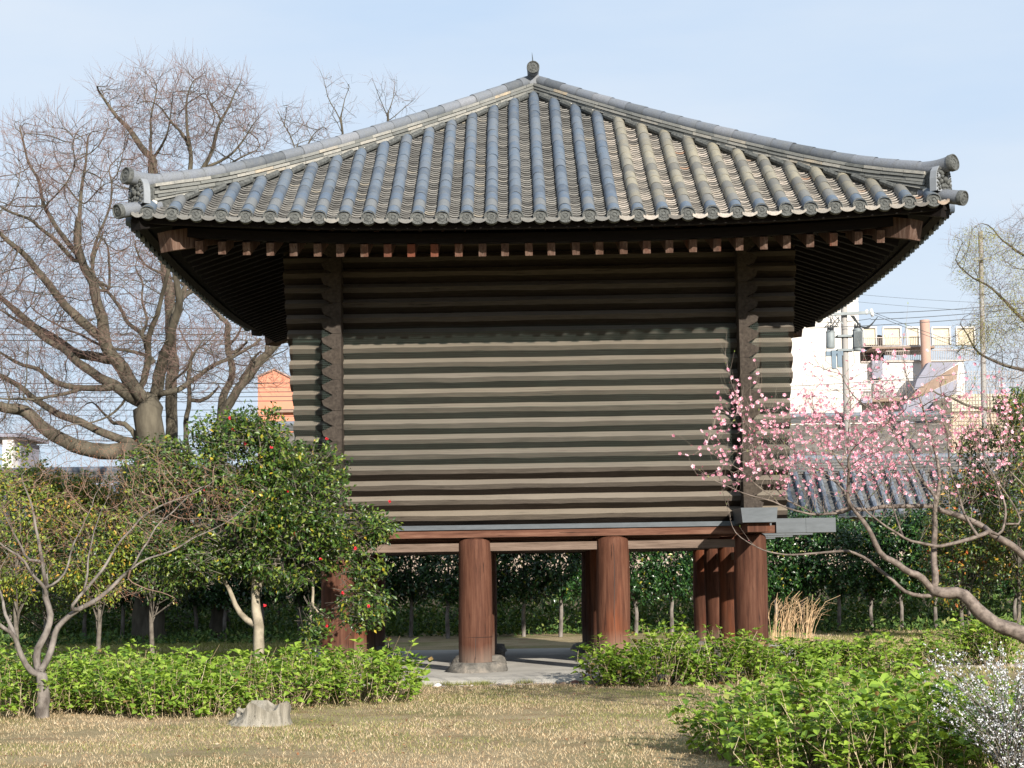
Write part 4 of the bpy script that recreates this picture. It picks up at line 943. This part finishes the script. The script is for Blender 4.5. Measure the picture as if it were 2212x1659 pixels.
# ------------------------------------------------------------------ big bare trees
C2 = lambda L: [(x/3.0, 497.8+y/3.0) for x, y in L]
C1 = lambda L: [(x/3.529, 138.3+y/3.529) for x, y in L]
def bare_tree(label, Y, base, limbs, cloud, nA, step, di, dk, rt, trunkr, twl=.4, amp=1.2, mx=8000, bark='bark_z', tw_per=2, group='bare trees behind the storehouse', up=.35, tprob=1.0, name='bare_tree'):
    t = Tree(step); b = at(*base, Y); b[2] = 0
    first = True
    for pts, r0, r1 in limbs:
        p = pl(pts, Y, amp=0 if first else amp*random.uniform(.3, 1))
        if first: p = [b]+p
        t.limb(p, r0, r1, start=False if first else None); first = False
    t.grow(samp([pxe(*c, Y, dy) for *c, dy in cloud], nA), di, dk, 60, (0, 0, .12), mx); t.radii(rt)
    root = thing(name, label, 'tree', group); mt, mc, mw = MB(), MB(), MB(); t.mesh(.035, mt, mc)
    tw = twigs(t, mw, tw_per, twl, rt*.55, up, rt*2.4, tprob)
    tw2 = [x for x in tw if random.random() < .6]
    for b_, c, d in tw2:
        e = c+(d+rng.normal(0, .5, 3))*twl*.35; mw.tube([b_, e], [rt*.5, rt*.25], 3, False)
    mt.build('trunk', M[bark], root, True); mc.build('branches', M[bark], root); mw.build('twigs', M['twig_red'], root)
    return root
limbsA = [
 (C2([(960, 1620), (962, 1400), (965, 1250), (960, 1100)]), .36, .3),
 (C2([(930, 1130), (850, 1080), (740, 1020), (600, 930), (440, 800), (380, 765), (300, 700), (200, 610), (60, 560)]), .15, .03),
 (C2([(950, 1110), (830, 920), (760, 860), (690, 820), (500, 790), (340, 690), (200, 600), (60, 470), (-60, 400)]), .15, .05),
 (C2([(900, 1090), (840, 960), (740, 830), (670, 680), (640, 500), (600, 330), (540, 240), (515, 100), (512, -60)]), .17, .07),
 (C2([(655, 700), (560, 620), (420, 490), (300, 340), (200, 210), (120, 110), (20, 40), (-90, -60)]), .11, .04),
 (C2([(990, 1110), (1050, 900), (1090, 750), (1130, 580), (1180, 420), (1150, 300), (1140, 240)]), .15, .06),
 (C2([(1150, 480), (1200, 420), (1290, 380)]), .08, .05), (C2([(1180, 400), (1230, 260), (1210, 120)]), .06, .04),
 (C2([(930, 1030), (950, 850), (955, 700), (1030, 520), (1090, 260), (1110, 120)]), .085, .035),
 (C2([(940, 690), (850, 600), (790, 530), (720, 410), (620, 330)]), .055, .03), (C2([(950, 620), (925, 440), (940, 340), (860, 230)]), .035, .015),
 (C2([(720, 410), (720, 200), (690, 100), (640, 20)]), .035, .015), (C2([(600, 330), (600, 180), (650, 90), (660, 0)]), .05, .02),
 (C2([(1040, 1060), (1150, 1020), (1280, 960), (1380, 890), (1470, 850), (1580, 790), (1690, 700)]), .07, .03),
 (C2([(1020, 850), (900, 800), (800, 785), (700, 760), (560, 690), (420, 640), (330, 590), (180, 490)]), .045, .012),
 (C2([(1090, 1030), (1160, 930), (1250, 840), (1310, 700)]), .035, .015),
 (C2([(950, 1400), (800, 1430), (600, 1430), (400, 1370), (270, 1260), (150, 1170), (0, 1130), (-120, 1090)]), .2, .1),
 (C2([(900, 1370), (770, 1350), (640, 1290), (520, 1230), (280, 1120), (100, 1010), (0, 950), (-90, 900)]), .1, .05),
 (C2([(720, 1030), (540, 1020), (380, 1000), (260, 920), (150, 860), (0, 800)]), .08, .03), (C2([(540, 1020), (420, 1060), (200, 1090), (0, 1100)]), .045, .02),
 (C2([(800, 1130), (700, 1210), (560, 1260), (450, 1250), (360, 1310)]), .03, .012), (C2([(860, 1290), (790, 1240), (740, 1270), (690, 1210), (600, 1110)]), .06, .015),
 (C1([(640, 1560), (600, 1450), (600, 1300), (610, 1100), (650, 900), (665, 700), (668, 540)]), .075, .02),
 (C1([(600, 1450), (430, 1250), (330, 1080), (280, 850), (200, 700), (150, 480)]), .06, .02), (C1([(600, 1540), (400, 1320), (200, 1180), (0, 1090)]), .055, .025),
 (C1([(690, 1480), (770, 1280), (830, 1130), (860, 900), (830, 760)]), .04, .015), (C1([(330, 1080), (480, 960), (560, 780), (560, 560)]), .025, .01), (C1([(610, 1080), (700, 1000), (800, 930), (900, 880)]), .02, .01)]
cloudA = [(110, 330, 110, 90, 2.2), (190, 420, 160, 130, 2.6), (60, 520, 150, 150, 2.6), (190, 650, 200, 170, 2.8), (0, 780, 160, 150, 2.6), (330, 560, 110, 150, 2.2), (90, 900, 190, 90, 2.2), (330, 760, 150, 110, 2.2), (420, 800, 110, 80, 1.6), (230, 300, 60, 50, 1.6), (-80, 600, 120, 250, 2.4), (500, 780, 80, 80, 1.4)]
bare_tree('huge bare spreading tree with massive forked trunk left of the storehouse', 15.5, (322, 1090), limbsA, cloudA, 6000, .2, 2.2, .22, .0055, .3, .42, 1.6, 13000, tw_per=3)
limbsB = [(C1([(1300, 1700), (1240, 1500), (1200, 1200), (1180, 980), (1172, 840), (1165, 720)]), .17, .11), (C1([(1165, 720), (1050, 590), (960, 470), (900, 400), (800, 270), (720, 150)]), .085, .015), (C1([(1165, 720), (1240, 600), (1280, 430), (1300, 300)]), .04, .012),
 (C1([(1230, 1000), (1180, 760), (1140, 500), (1170, 300), (1200, 150)]), .05, .012), (C1([(1240, 1300), (1460, 800), (1440, 500), (1425, 300), (1470, 110)]), .09, .012), (C1([(1430, 640), (1340, 470), (1250, 350), (1160, 290)]), .045, .012),
 (C1([(1300, 1250), (1540, 790), (1640, 600), (1690, 430), (1760, 330), (1830, 150)]), .09, .012), (C1([(1540, 790), (1700, 740), (1850, 570), (1950, 420)]), .04, .012), (C1([(1300, 1200), (1700, 800), (1900, 660), (2000, 620)]), .06, .012), (C1([(1690, 450), (1600, 300), (1560, 200)]), .025, .01)]
cloudB = [(330, 260, 90, 90, 1.8), (430, 260, 100, 110, 2.0), (500, 240, 60, 80, 1.6), (400, 190, 60, 45, 1.3), (255, 210, 55, 45, 1.2), (540, 300, 50, 60, 1.4), (310, 180, 30, 35, 1), (430, 180, 30, 40, 1), (330, 380, 60, 50, 1.5), (525, 175, 14, 30, .6)]
bare_tree('bare tree with reddish crown rising just above the left hip of the roof', 19, (375, 1090), limbsB, cloudB, 3400, .2, 2.0, .22, .0055, .2, .42, 1.2, 8000, tw_per=3)
limbsC = [([(640, 1090), (648, 700), (642, 420), (640, 320)], .1, .03), ([(640, 330), (610, 270), (600, 240)], .02, .01), ([(642, 340), (680, 290), (700, 270)], .02, .01)]
bare_tree('low rounded bare crown just above the middle of the left roof slope', 21, (640, 1100), limbsC, [(630, 270, 40, 42, 1.1), (685, 285, 40, 28, 1.1), (610, 255, 18, 22, .6)], 620, .2, 1.4, .2, .005, .1, .36, .4, 1800)
limbsD = [([(742, 1090), (740, 500), (738, 300), (735, 250)], .09, .03), ([(736, 260), (715, 220), (700, 175), (690, 150)], .018, .005), ([(737, 250), (745, 210), (760, 180)], .018, .005), ([(738, 290), (720, 250), (705, 235)], .015, .005)]
bare_tree('thin bare treetop left of the roof peak, taller of the two', 26, (742, 1100), limbsD, [(738, 225, 45, 50, 1.2), (725, 180, 28, 28, .8), (720, 270, 30, 20, .8)], 300, .25, 1.8, .27, .0045, .1, .4, .4, 1100, tprob=.6)
limbsE = [([(845, 1090), (843, 500), (840, 280), (838, 240)], .09, .03), ([(838, 250), (820, 215), (805, 175)], .016, .005), ([(838, 245), (850, 205), (852, 170)], .016, .005), ([(840, 262), (875, 235), (905, 210)], .014, .005)]
bare_tree('thin bare treetop closest to the roof peak', 27, (845, 1100), limbsE, [(845, 225, 50, 38, 1.2), (820, 190, 25, 25, .8), (850, 185, 22, 25, .8), (890, 222, 20, 14, .6)], 300, .25, 1.8, .27, .0045, .1, .4, .4, 1100, tprob=.6)
limbsF = [(C2([(1430, 1330), (1440, 1180), (1470, 1020), (1492, 900), (1490, 780), (1480, 600)]), .14, .07), (C2([(1480, 600), (1430, 540), (1380, 480), (1260, 400), (1160, 340), (1040, 270), (900, 190), (860, 60)]), .05, .018), (C2([(1500, 800), (1560, 760), (1620, 720)]), .05, .02), (C2([(1495, 740), (1560, 660), (1580, 560)]), .035, .015), (C2([(1490, 850), (1590, 880), (1700, 870)]), .02, .01)]
bare_tree('upright bare tree with lopped stem beside the lower left eave', 17.5, (478, 1090), limbsF, [(515, 760, 60, 80, 1.4), (440, 640, 60, 60, 1.4), (560, 790, 60, 50, 1.2), (330, 560, 60, 60, 1.2), (470, 720, 50, 80, 1.2)], 900, .2, 1.6, .22, .0045, .15, .38, .8, 2600)
limbsG = [(C2([(1400, 1330), (1420, 1200), (1500, 1090), (1560, 1000), (1640, 900), (1720, 800), (1790, 740), (1870, 690)]), .17, .08), (C2([(1720, 800), (1760, 680), (1850, 560)]), .05, .03), (C2([(1560, 1010), (1640, 960), (1700, 860), (1880, 760)]), .03, .01), (C2([(1540, 960), (1640, 850), (1700, 770)]), .05, .02)]
bare_tree('thick bare trunk leaning right behind the camellia towards the storehouse', 16, (470, 1090), limbsG, [(600, 760, 50, 50, 1.0), (570, 800, 60, 50, 1.0), (610, 820, 40, 30, .8)], 420, .18, 1.3, .2, .0045, .17, .3, .8, 1500)
limbsH = [(C2([(1215, 1350), (1212, 1180), (1225, 1060), (1240, 900), (1250, 800)]), .1, .045), (C2([(1250, 800), (1190, 690), (1150, 600)]), .02, .01), (C2([(1250, 800), (1310, 740), (1400, 690)]), .02, .01), (C2([(1240, 860), (1170, 900), (1100, 980)]), .02, .01), (C2([(1300, 1120), (1360, 1060), (1440, 1000)]), .05, .02)]
bare_tree('slim bare tree between the huge tree and the camellia top', 18.5, (405, 1090), limbsH, [(420, 730, 55, 45, 1.0), (400, 800, 50, 45, 1.0), (450, 690, 40, 30, .8)], 420, .18, 1.4, .2, .004, .1, .3, .6, 1500)
# pale yellow-green tree at the right edge
limbsR = [([(2310, 1090), (2300, 950), (2285, 820), (2270, 650)], .16, .07), ([(2300, 900), (2212, 864), (2168, 885), (2129, 890), (2072, 868), (2012, 842)], .06, .015), ([(2290, 850), (2230, 800), (2165, 790), (2110, 760), (2070, 700)], .05, .012), ([(2280, 760), (2212, 690), (2160, 640), (2100, 600), (2060, 560)], .05, .01), ([(2270, 650), (2220, 560), (2170, 520), (2120, 480)], .045, .01), ([(2270, 650), (2250, 540), (2220, 470)], .04, .01), ([(2290, 850), (2330, 740), (2380, 620)], .05, .01), ([(2270, 650), (2300, 560), (2310, 480)], .03, .01)]
rt = bare_tree('airy tree with pale yellow-green young leaves at the right edge', 12.5, (2315, 1100), limbsR, [(2140, 570, 85, 75, 1.4), (2190, 680, 90, 90, 1.6), (2110, 740, 70, 50, 1.2), (2200, 800, 80, 60, 1.4), (2100, 520, 50, 30, 1.0), (2220, 500, 50, 60, 1.2), (2300, 540, 80, 90, 1.4), (2370, 640, 70, 80, 1.2)], 3900, .14, 1.3, .15, .003, .2, .25, .8, 8500, group=None, up=.2, tprob=1.0, name='young_leaf_tree')
def addleaves(root, n, ells, L, mat):
    P = samp(ells, n, 0, .1, 1.5); m = MB(); leaves(m, P, rnd_dirs(n), rnd_dirs(n)+[0, 0, .5], L*rng.uniform(.6, 1.3, n), L*.45); m.build('foliage', M[mat], root)
addleaves(rt, 15000, [pxe(2140, 570, 85, 75, 12.5, 1.4), pxe(2190, 680, 90, 80, 12.5, 1.6), pxe(2100, 520, 50, 30, 12.5, 1), pxe(2110, 730, 60, 40, 12.5, 1), pxe(2290, 560, 90, 110, 12.5, 1.5), pxe(2370, 640, 80, 90, 12.5, 1.3)], .035, 'lf_thin')
# ------------------------------------------------------------------ tiled boundary wall and hall behind
M['plaster'] = mat_mottled('pale_earth_plaster', (.33, .26, .21), (.42, .34, .28), 2, .95, bs=.1)
M['wallbase'] = mat_mottled('dark_wall_boards', (.03, .025, .02), (.07, .06, .045), 3, .95)
M['rooft'] = mat_tile('wall_roof_tile', [(0, (.08, .10, .14)), (.5, (.13, .155, .2)), (1, (.19, .21, .24))], .6, .4)
M['roofp'] = mat_tile('wall_roof_pan', [(0, (.07, .075, .08)), (.5, (.11, .115, .12)), (1, (.16, .16, .16))], .8, .4)
M['hallroof'] = mat_tile('brown_grey_roof_tile', [(0, (.085, .075, .068)), (.5, (.13, .115, .105)), (1, (.18, .165, .15))], .85, .4)
def long_roof(name, label, cat, x0, x1, y0, y1, ze, zr, step, pt, pp, wall, ridgeh=.3, ex=.14):
    root = thing(name, label, cat); m = MB(); m.box(((x0+x1)/2, y1, ze/2), (x1-x0-.6, abs(y1-y0)*1.2, ze)); m.build('wall', wall, root); m = MB(); m.box(((x0+x1)/2, y1, .62), (x1-x0-.5, abs(y1-y0)*1.2+.1, 1.24)); m.build('wall_base', M['wallbase'], root)
    n = int((x1-x0)/.3); mt, mp_ = MB(), MB(); k = int(sqrt((y1-y0)**2+(zr-ze)**2)/ex)
    for j in range(k):
        a, b = j/k, (j+1)/k; ya, yb = y0+(y1-y0)*a, y0+(y1-y0)*b; za, zb = ze+(zr-ze)*a, ze+(zr-ze)*b; xs = np.linspace(x0, x1, 6*n+1); arc = -.03*np.abs(np.sin((xs-x0)/.3*pi))
        for i0 in range(0, 6*n, 6):
            s = slice(i0, i0+7); jz = random.uniform(0, .006)
            A = np.stack([xs[s], np.full(7, ya), za+arc[s]+.022+jz], 1); B = np.stack([xs[s], np.full(7, yb+.01), zb+arc[s]], 1); A0 = A-[0, 0, .03]
            mp_.add(np.vstack([A0, A, B]), F4=[[q+r, q+r+1, q+r+8, q+r+7] for r in (0, 7) for q in range(6)])
    for i in range(n+1):
        x = x0+.3*i; u = 0
        while u < 1:
            v = min(1, u+.12); mt.tube([(x, y0-.03+(y1-y0)*q, ze+(zr-ze)*q+.05) for q in (u, v+.01)], [.078, .07], 8, u == 0); u = v
    mp_.build('pan_tiles', pp, root)
    if pt: mt.build('round_tiles', pt, root, 'auto')
    m = MB()
    for q in range(4): 
        x = x0
        while x < x1:
            L = random.uniform(.5, .7); m.box((x+L/2, y1, zr+.05+q*ridgeh/4), (L-.006, .34-.02*q+random.uniform(0, .02), ridgeh/4-.012)); x += L
    m.build('ridge_courses', M['roofp'], root); m = MB(); m.tube([(x0, y1, zr+ridgeh+.06), (x1, y1, zr+ridgeh+.06)], .09, 12); m.build('ridge_cap_tiles', M['rooft'], root, True)
    return root
long_roof('boundary_wall', 'long low plastered wall with bluish tiled roof running behind the hedge', 'wall', -24, 24, 21.4, 23.2, 2.75, 3.95, .3, M['rooft'], M['roofp'], M['plaster'])
long_roof('hall', 'long brown-grey tiled roof showing above the boundary wall either side of the storehouse', 'building', -8.4, 13.3, 31, 34.5, 3.4, 6.05, .3, None, M['hallroof'], M['plaster'], .2, .12)
# ------------------------------------------------------------------ town beyond
M['white_wall'] = mat_mottled('cream_white_render', (.55, .515, .48), (.6, .565, .53), .6, .9, bs=.05, bd=.01)
M['white_wing'] = mat_mottled('white_render', (.56, .55, .54), (.62, .61, .6), .6, .9, bs=0)
M['pinkcol'] = mat_plain('pink_beige_render', (.4, .26, .21), .9, var=.06)
M['lav'] = mat_plain('lavender_grey_render', (.22, .22, .27), .9, var=.05)
M['brown'] = mat_plain('brown_render', (.24, .17, .13), .9)
M['cream'] = mat_plain('cream_panel', (.5, .45, .35), .8, var=.05)
M['rail'] = mat_plain('pale_metal_rail', (.38, .33, .3), .6, .2)
M['darkgap'] = mat_plain('dark_brown_room', (.05, .03, .025), .9)
M['orange'] = mat_mottled('salmon_render', (.5, .2, .13), (.57, .245, .16), .8, .95, bs=.05)
CE = lambda x, y: (1659.3+x/4.444, 608.4+y/4.444)
def pbox(m, x0, y0, x1, y1, Y, dep, conv=CE):
    (u0, v0), (u1, v1) = conv(x0, y0), conv(x1, y1); a = at(u0, (v0+v1)/2, Y); b = at(u1, (v0+v1)/2, Y); um = (u0+u1)/2; a[2], b[2] = at(um, v0, Y)[2], at(um, v1, Y)[2]; m.box(((a[0]+b[0])/2, Y+dep/2, (a[2]+b[2])/2), (abs(b[0]-a[0]), dep, abs(a[2]-b[2])))
def white_building():
    Y = 63; root = thing('white_building', 'large white apartment building behind the utility pole with railed balconies', 'building')
    m = MB(); pbox(m, -900, 60, 890, 1900, Y, 14); m.build('stair_tower', M['white_wall'], root)
    m = MB(); pbox(m, 893, 765, 1900, 1900, Y+1.2, 12); m.build('wing', M['white_wing'], root)
    m = MB(); pbox(m, 893, 757, 1900, 768, Y+1.1, .5); m.build('parapet_cap', M['rail'], root)
    m = MB(); pbox(m, 1000, 622, 1600, 640, Y+1.3, 3); m.build('balcony_slab', M['brown'], root)
    m = MB(); pbox(m, 893, 1118, 1330, 1150, Y+.1, 1.0); m.build('balcony_slab', M['brown'], root)
    m = MB(); pbox(m, 893, 1120, 1000, 1165, Y-.2, 1.0); m.build('lower_balcony_box', M['lav'], root)
    for (a, b) in ((912, 1040), (1105, 1275), (1335, 1452), (1575, 1750), (1810, 1985)):
        m = MB(); pbox(m, a, 436, b, 606, Y+4.2, .3); p = m.build('cream_panel', M['cream'], root)
        m = MB(); pbox(m, a-4, 430, b+4, 446, Y+4.1, .12); pbox(m, a-5, 436, a+7, 606, Y+4.12, .12); pbox(m, b-7, 436, b+5, 606, Y+4.12, .12); m.build('panel_frame', M['white_wing'], p)
    m = MB(); pbox(m, 905, 665, 1110, 757, Y+3, 3); m.build('dark_recess', M['darkgap'], root)
    m = MB(); pbox(m, 1030, 675, 1090, 745, Y+2.9, .1); m.build('brown_door', M['brown'], root)
    for a, b in ((915, 975), (1000, 1128)):
        p, q = at(*CE(a, 615), Y+5), at(*CE(b, 510), Y+5); m = MB(); r = (q[0]-p[0])/2; m.prism([(p[0], p[2])]+[(p[0]+r-r*cos(u), q[2]-.4+.4*sin(u)) for u in np.linspace(0, pi, 9)]+[(q[0], p[2])], Y+5, Y+7); m.build('arched_tank', M['darkgap'], root)
    def rails(x0, x1, y0, y1, YY, st):
        m = MB()
        for x in np.arange(x0, x1, st): pbox(m, x, y0, x+2.6, y1, YY, .05)
        pbox(m, x0, y0-4, x1, y0+3, YY-.03, .1); pbox(m, x0, y1-3, x1, y1+2, YY-.03, .1); m.build('balcony_rail', M['rail'], root)
    rails(905, 1460, 535, 618, Y+1.4, 17); rails(1130, 1460, 665, 755, Y+1.4, 17); rails(1575, 1760, 530, 640, Y+1.4, 17); rails(915, 1330, 950, 1118, Y+.2, 15); rails(1575, 1990, 655, 755, Y+1.4, 17)
    m = MB(); a = at(*CE(1502, 370), Y+.6); b = at(*CE(1502, 1200), Y+.6); m.tube([(a[0], Y+.6, b[2]), (a[0], Y+.6, a[2])], size(10.8, Y), 24); m.build('round_column', M['pinkcol'], root, 'auto')
    P = lambda L, YY: [(at(*CE(x, y), YY)[0], at(*CE(x, y), YY)[2]) for x, y in L]
    m = MB(); m.prism(P([(1300, 1330), (1300, 1185), (1470, 1100), (1810, 940), (1810, 1700), (1300, 1700)], Y-1.5), Y-1.5, Y-.5); m.build('stair_wall', M['lav'], root)
    m = MB(); m.prism(P([(1540, 775), (1430, 940), (1400, 1040), (1480, 1010), (1830, 775)], Y-.9), Y-.9, Y-.2); m.build('stair_wall', M['lav'], root)
    m = MB(); m.prism(P([(1345, 1130), (1460, 1010), (1700, 870), (1830, 790), (1810, 935), (1470, 1095)], Y-1.0), Y-1.0, Y-.55); m.build('stair_soffit', M['brown'], root)
    m = MB(); a, b = at(*CE(1046, 845), Y+.9), at(*CE(1010, 1100), Y+1.15); m.box((a[0], Y+1, a[2]), (.5, .4, .85)); m.tube([(a[0], Y+1, a[2]-.3), (b[0], Y+1.1, a[2]-.8), (b[0], Y+1.1, b[2])], .05, 6); m.build('wall_lamp', M['lav'], root)
white_building()
def beige_building():
    Y = 58; root = thing('beige_building', 'beige building behind a mesh screen at the right, beyond the airy tree', 'building')
    cv = lambda x, y: (x, y); m = MB(); pbox(m, 2062, 885, 2400, 1300, Y, 8, cv); m.build('wall', mat_plain('beige_render', (.52, .4, .31), .9), root)
    m = MB(); pbox(m, 2055, 850, 2400, 886, Y-.2, 8.4, cv); m.build('roof_edge', M['cream'], root)
    m = MB()
    for x in np.arange(2066, 2300, 6.5): pbox(m, x, 800, x+.6, 1150, Y-1, .03, cv)
    for y in np.arange(802, 1150, 8): pbox(m, 2062, y, 2300, y+.6, Y-1.05, .03, cv)
    m.build('mesh_screen', M['rail'], root)
beige_building()
def orange_building():
    Y = 72; root = thing('salmon_building', 'salmon pink gabled building beside the left wall of the storehouse', 'building'); P = [(at(x, y, Y)[0], at(x, y, Y)[2]) for x, y in ((557, 1050), (557, 815), (593, 799), (632, 819), (700, 860), (700, 1050))]
    m = MB(); m.prism(P, Y, Y+8); m.build('wall', M['orange'], root)
    m = MB(); m.prism([(at(x, y, Y)[0], at(x, y, Y)[2]) for x, y in ((557, 815), (593, 799), (632, 819), (700, 860), (700, 856), (632, 816), (593, 796), (556, 812))][::-1], Y-.1, Y+8); m.build('roof_edge', M['pinkcol'], root)
    m = MB(); pbox(m, 585, 884, 700, 890, Y-.3, .5, lambda x, y: (x, y)); m.build('ledge', M['brown'], root)
orange_building()
def small_white():
    Y = 75; root = thing('white_house', 'small white block of a house at the far left edge above the shrubs', 'building'); m = MB(); pbox(m, 5, 944, 28, 1060, Y, 5, lambda x, y: (x, y)); m.build('wall', M['white_wing'], root)
    m = MB(); pbox(m, -60, 936, 46, 944, Y-.3, 6, lambda x, y: (x, y)); pbox(m, 28.3, 952, 44, 1060, Y+1, 4, lambda x, y: (x, y)); m.build('side_block', M['lav'], root)
small_white()
# utility poles, transformers, wires
M['conc'] = mat_mottled('grey_concrete_pole', (.25, .24, .23), (.33, .315, .3), 2, .9, stretch=(1, 1, .3), bs=0)
M['trafo'] = mat_plain('pale_grey_paint', (.2, .225, .235), .6, .1)
M['wire'] = mat_plain('black_cable', (.05, .055, .06), .7)
YP = 34
def pole():
    root = thing('utility_pole', 'grey concrete utility pole with two transformers before the white building', 'utility pole')
    a, b = at(*CE(722, 60), YP), at(*CE(755, 1600), YP); b[2] = 0; m = MB(); m.tube([b, b+(a-b)*.5, a], [size(8.2, YP), size(7.6, YP), size(6.6, YP)], 16); m.build('pole', M['conc'], root, 'auto')
    z = lambda x, y, dy=0: at(*CE(x, y), YP+dy); u = size(1/4.444, YP)
    m = MB(); m.bar(z(600, 315, -.2), z(1000, 295, -.2), .09, .09); m.bar(z(640, 325, -.2), z(722, 410, -.2), .03, .03); m.build('cross_arm', M['trafo'], root)
    def tr(x0, x1, y0, y1, fins):
        m = MB(); c, d = z((x0+x1)/2, y0, -.1), z((x0+x1)/2, y1, -.1); r = (x1-x0)/2*u; m.tube([d, d+(c-d)*.04, d+(c-d)*.93, c], [r*.9, r, r, r*.8], 16)
        o = m.build('transformer', M['trafo'], root, 'auto'); m = MB(); m.tube([d+(c-d)*.9, d+(c-d)*.94], r*1.07, 16); m.tube([d+(c-d)*.12, d+(c-d)*.15], r*1.05, 16)
        if fins:
            for k in range(9): q = -1+k*.25; m.box((c[0]+r*q*.9, c[1]-r*1.1, (c[2]+d[2])/2), (.012, .06, (c[2]-d[2])*.72))
        m.build('fins', M['trafo'], o); m = MB()
        for q in (-.5, 0, .5): m.tube([c+[r*q, 0, 0], c+[r*q, 0, .1], c+[r*q, 0, .18]], [.045, .035, .012], 8)
        m.build('bushings', M['wire'], o)
    tr(556, 640, 470, 640, False); tr(812, 906, 450, 665, True)
    m = MB()
    for y in (525, 660): m.tube([z(700, y), z(700, y)+[0, 0, .06]], .01, 4); m.box(z(735, y), (.5, .34, .07)); m.bar(z(640, y+8), z(812, y), .04, .05)
    m.build('brackets', M['trafo'], root); m = MB(); m.box(z(635, 690, -.2), (.55, .12, .14)); m.box(z(630, 750, -.25), (.14, .12, .6)); m.box(z(685, 755, -.25), (.14, .12, .45)); m.build('switch_gear', mat_plain('blue_grey_gear', (.1, .15, .2), .5), root)
    for x, y in ((945, 298), (990, 290), (1000, 320), (792, 185), (620, 315), (585, 330)):
        m = MB(); p = z(x, y, -.2); m.tube([p-[0, 0, .06], p, p+[0, 0, .05], p+[0, 0, .1]], [.03, .06, .06, .03], 8); m.build('insulator', M['white_wing'], root)
    m = MB()
    for k in range(9):
        p, q = z(random.uniform(590, 700), random.uniform(330, 380), -.3), z(random.uniform(560, 690), random.uniform(380, 480), -.3); m.tube([p, (p+q)/2+[random.uniform(-.2, .2), 0, -.15], q], .012, 4, False)
    for k in range(5):
        p, q = z(790+8*k, 325, -.3), z(1050-6*k, 340+8*k, -.3); m.tube([p+(q-p)*s+np.array([0, 0, -.35*sin(pi*s)]) for s in np.linspace(0, 1, 8)], .012, 4, False)
    m.tube([z(560, 640, -.3), z(550, 760, -.3), z(600, 800, -.3)], .008, 4, False); m.tube([z(820, 665, -.3), z(830, 780, -.3), z(790, 830, -.3)], .008, 4, False)
    m.build('jumper_cables', M['wire'], root)
pole()
root = thing('utility_pole', 'grey pole seen through the airy tree near the right edge', 'utility pole'); a, b = at(2118, 500, 30), at(2126, 1100, 30); b[2] = 0
m = MB(); m.tube([b, a], [.085, .07], 12); m.build('pole', M['conc'], root, 'auto'); m = MB(); m.bar(at(2100, 560, 29.8), at(2140, 558, 29.8), .07, .07); m.build('cross_arm', M['trafo'], root)
def wire(p, q, r, sag, lab, grp):
    p, q = np.array(p), np.array(q); m = MB(); m.tube([p+(q-p)*s+np.array([0, 0, -sag*4*s*(1-s)]) for s in np.linspace(0, 1, 15)], r, 5, False); tag(m.build('power_line', M['wire']), lab, 'cable', grp)
yl = [(258, 272, 1), (316, 335, 1), (377, 390, 1), (617, 603, 2.4), (655, 643, 2.6), (692, 683, 2.8), (737, 740, 1), (795, 800, 1), (968, 963, 2.2), (1005, 990, 1.6), (1030, 1020, 2.2), (1058, 1050, 2.0), (1090, 1078, 2.2), (1140, 1135, 1.8), (1172, 1180, 1.2), (1293, 1310, 1.4), (1330, 1350, 2.2), (1368, 1392, 1.2)]
names = ['topmost', 'second', 'third', 'fourth', 'fifth', 'sixth', 'seventh', 'eighth', 'ninth', 'tenth', 'eleventh', 'twelfth', 'thirteenth', 'fourteenth', 'fifteenth', 'sixteenth', 'seventeenth', 'lowest']
for k, (ya, yb, w) in enumerate(yl):
    a, b = C2([(0, ya), (1900, yb)]); sl = (b[1]-a[1])/(b[0]-a[0]); Yw = 40
    wire(at(-400, a[1]-400*sl, Yw), at(1200, a[1]+1200*sl, Yw), size(w*.42, Yw), .15, '%s %s power line crossing behind the bare trees, counted from above' % (names[k], 'thick' if w > 1.7 else 'thin'), 'power lines behind the bare trees')
wr = [((790, 187), (2500, 300), .8, 'thin upper power line leaving the pole top to the right'), ((860, 122), (2500, 215), .8, 'thinnest highest power line right of the roof'), ((380, 395), (985, 355), 1.5, 'cable meeting the cross-arm of the pole from the left'), ((1040, 303), (2500, 200), 1.7, 'uppermost thick power line right of the pole cross-arm'), ((985, 365), (2500, 250), 1.7, 'middle thick power line right of the pole cross-arm'), ((400, 447), (2500, 310), 1.7, 'lowest thick power line passing over the transformers'), ((1010, 295), (2300, 740), 1.3, 'power line sloping steeply down to the right, upper one'), ((1010, 315), (2300, 790), 1.3, 'power line sloping steeply down to the right, lower one'), ((100, 1008), (1900, 880), 1.7, 'thick cable crossing the white wall above the blossoms'), ((100, 1035), (1500, 1012), 1.3, 'thin cable just below the thick one on the white wall'), ((100, 1115), (1450, 1095), .8, 'lowest faint cable across the white wall'), ((100, 712), (1300, 690), .6, 'faint wire across the white wall below the transformers')]
for p, q, w, lab in wr: wire(at(*CE(*p), YP-.4), at(*CE(*q), YP-.4+1), size(w*.42, YP), .05, lab, 'power lines around the pole')
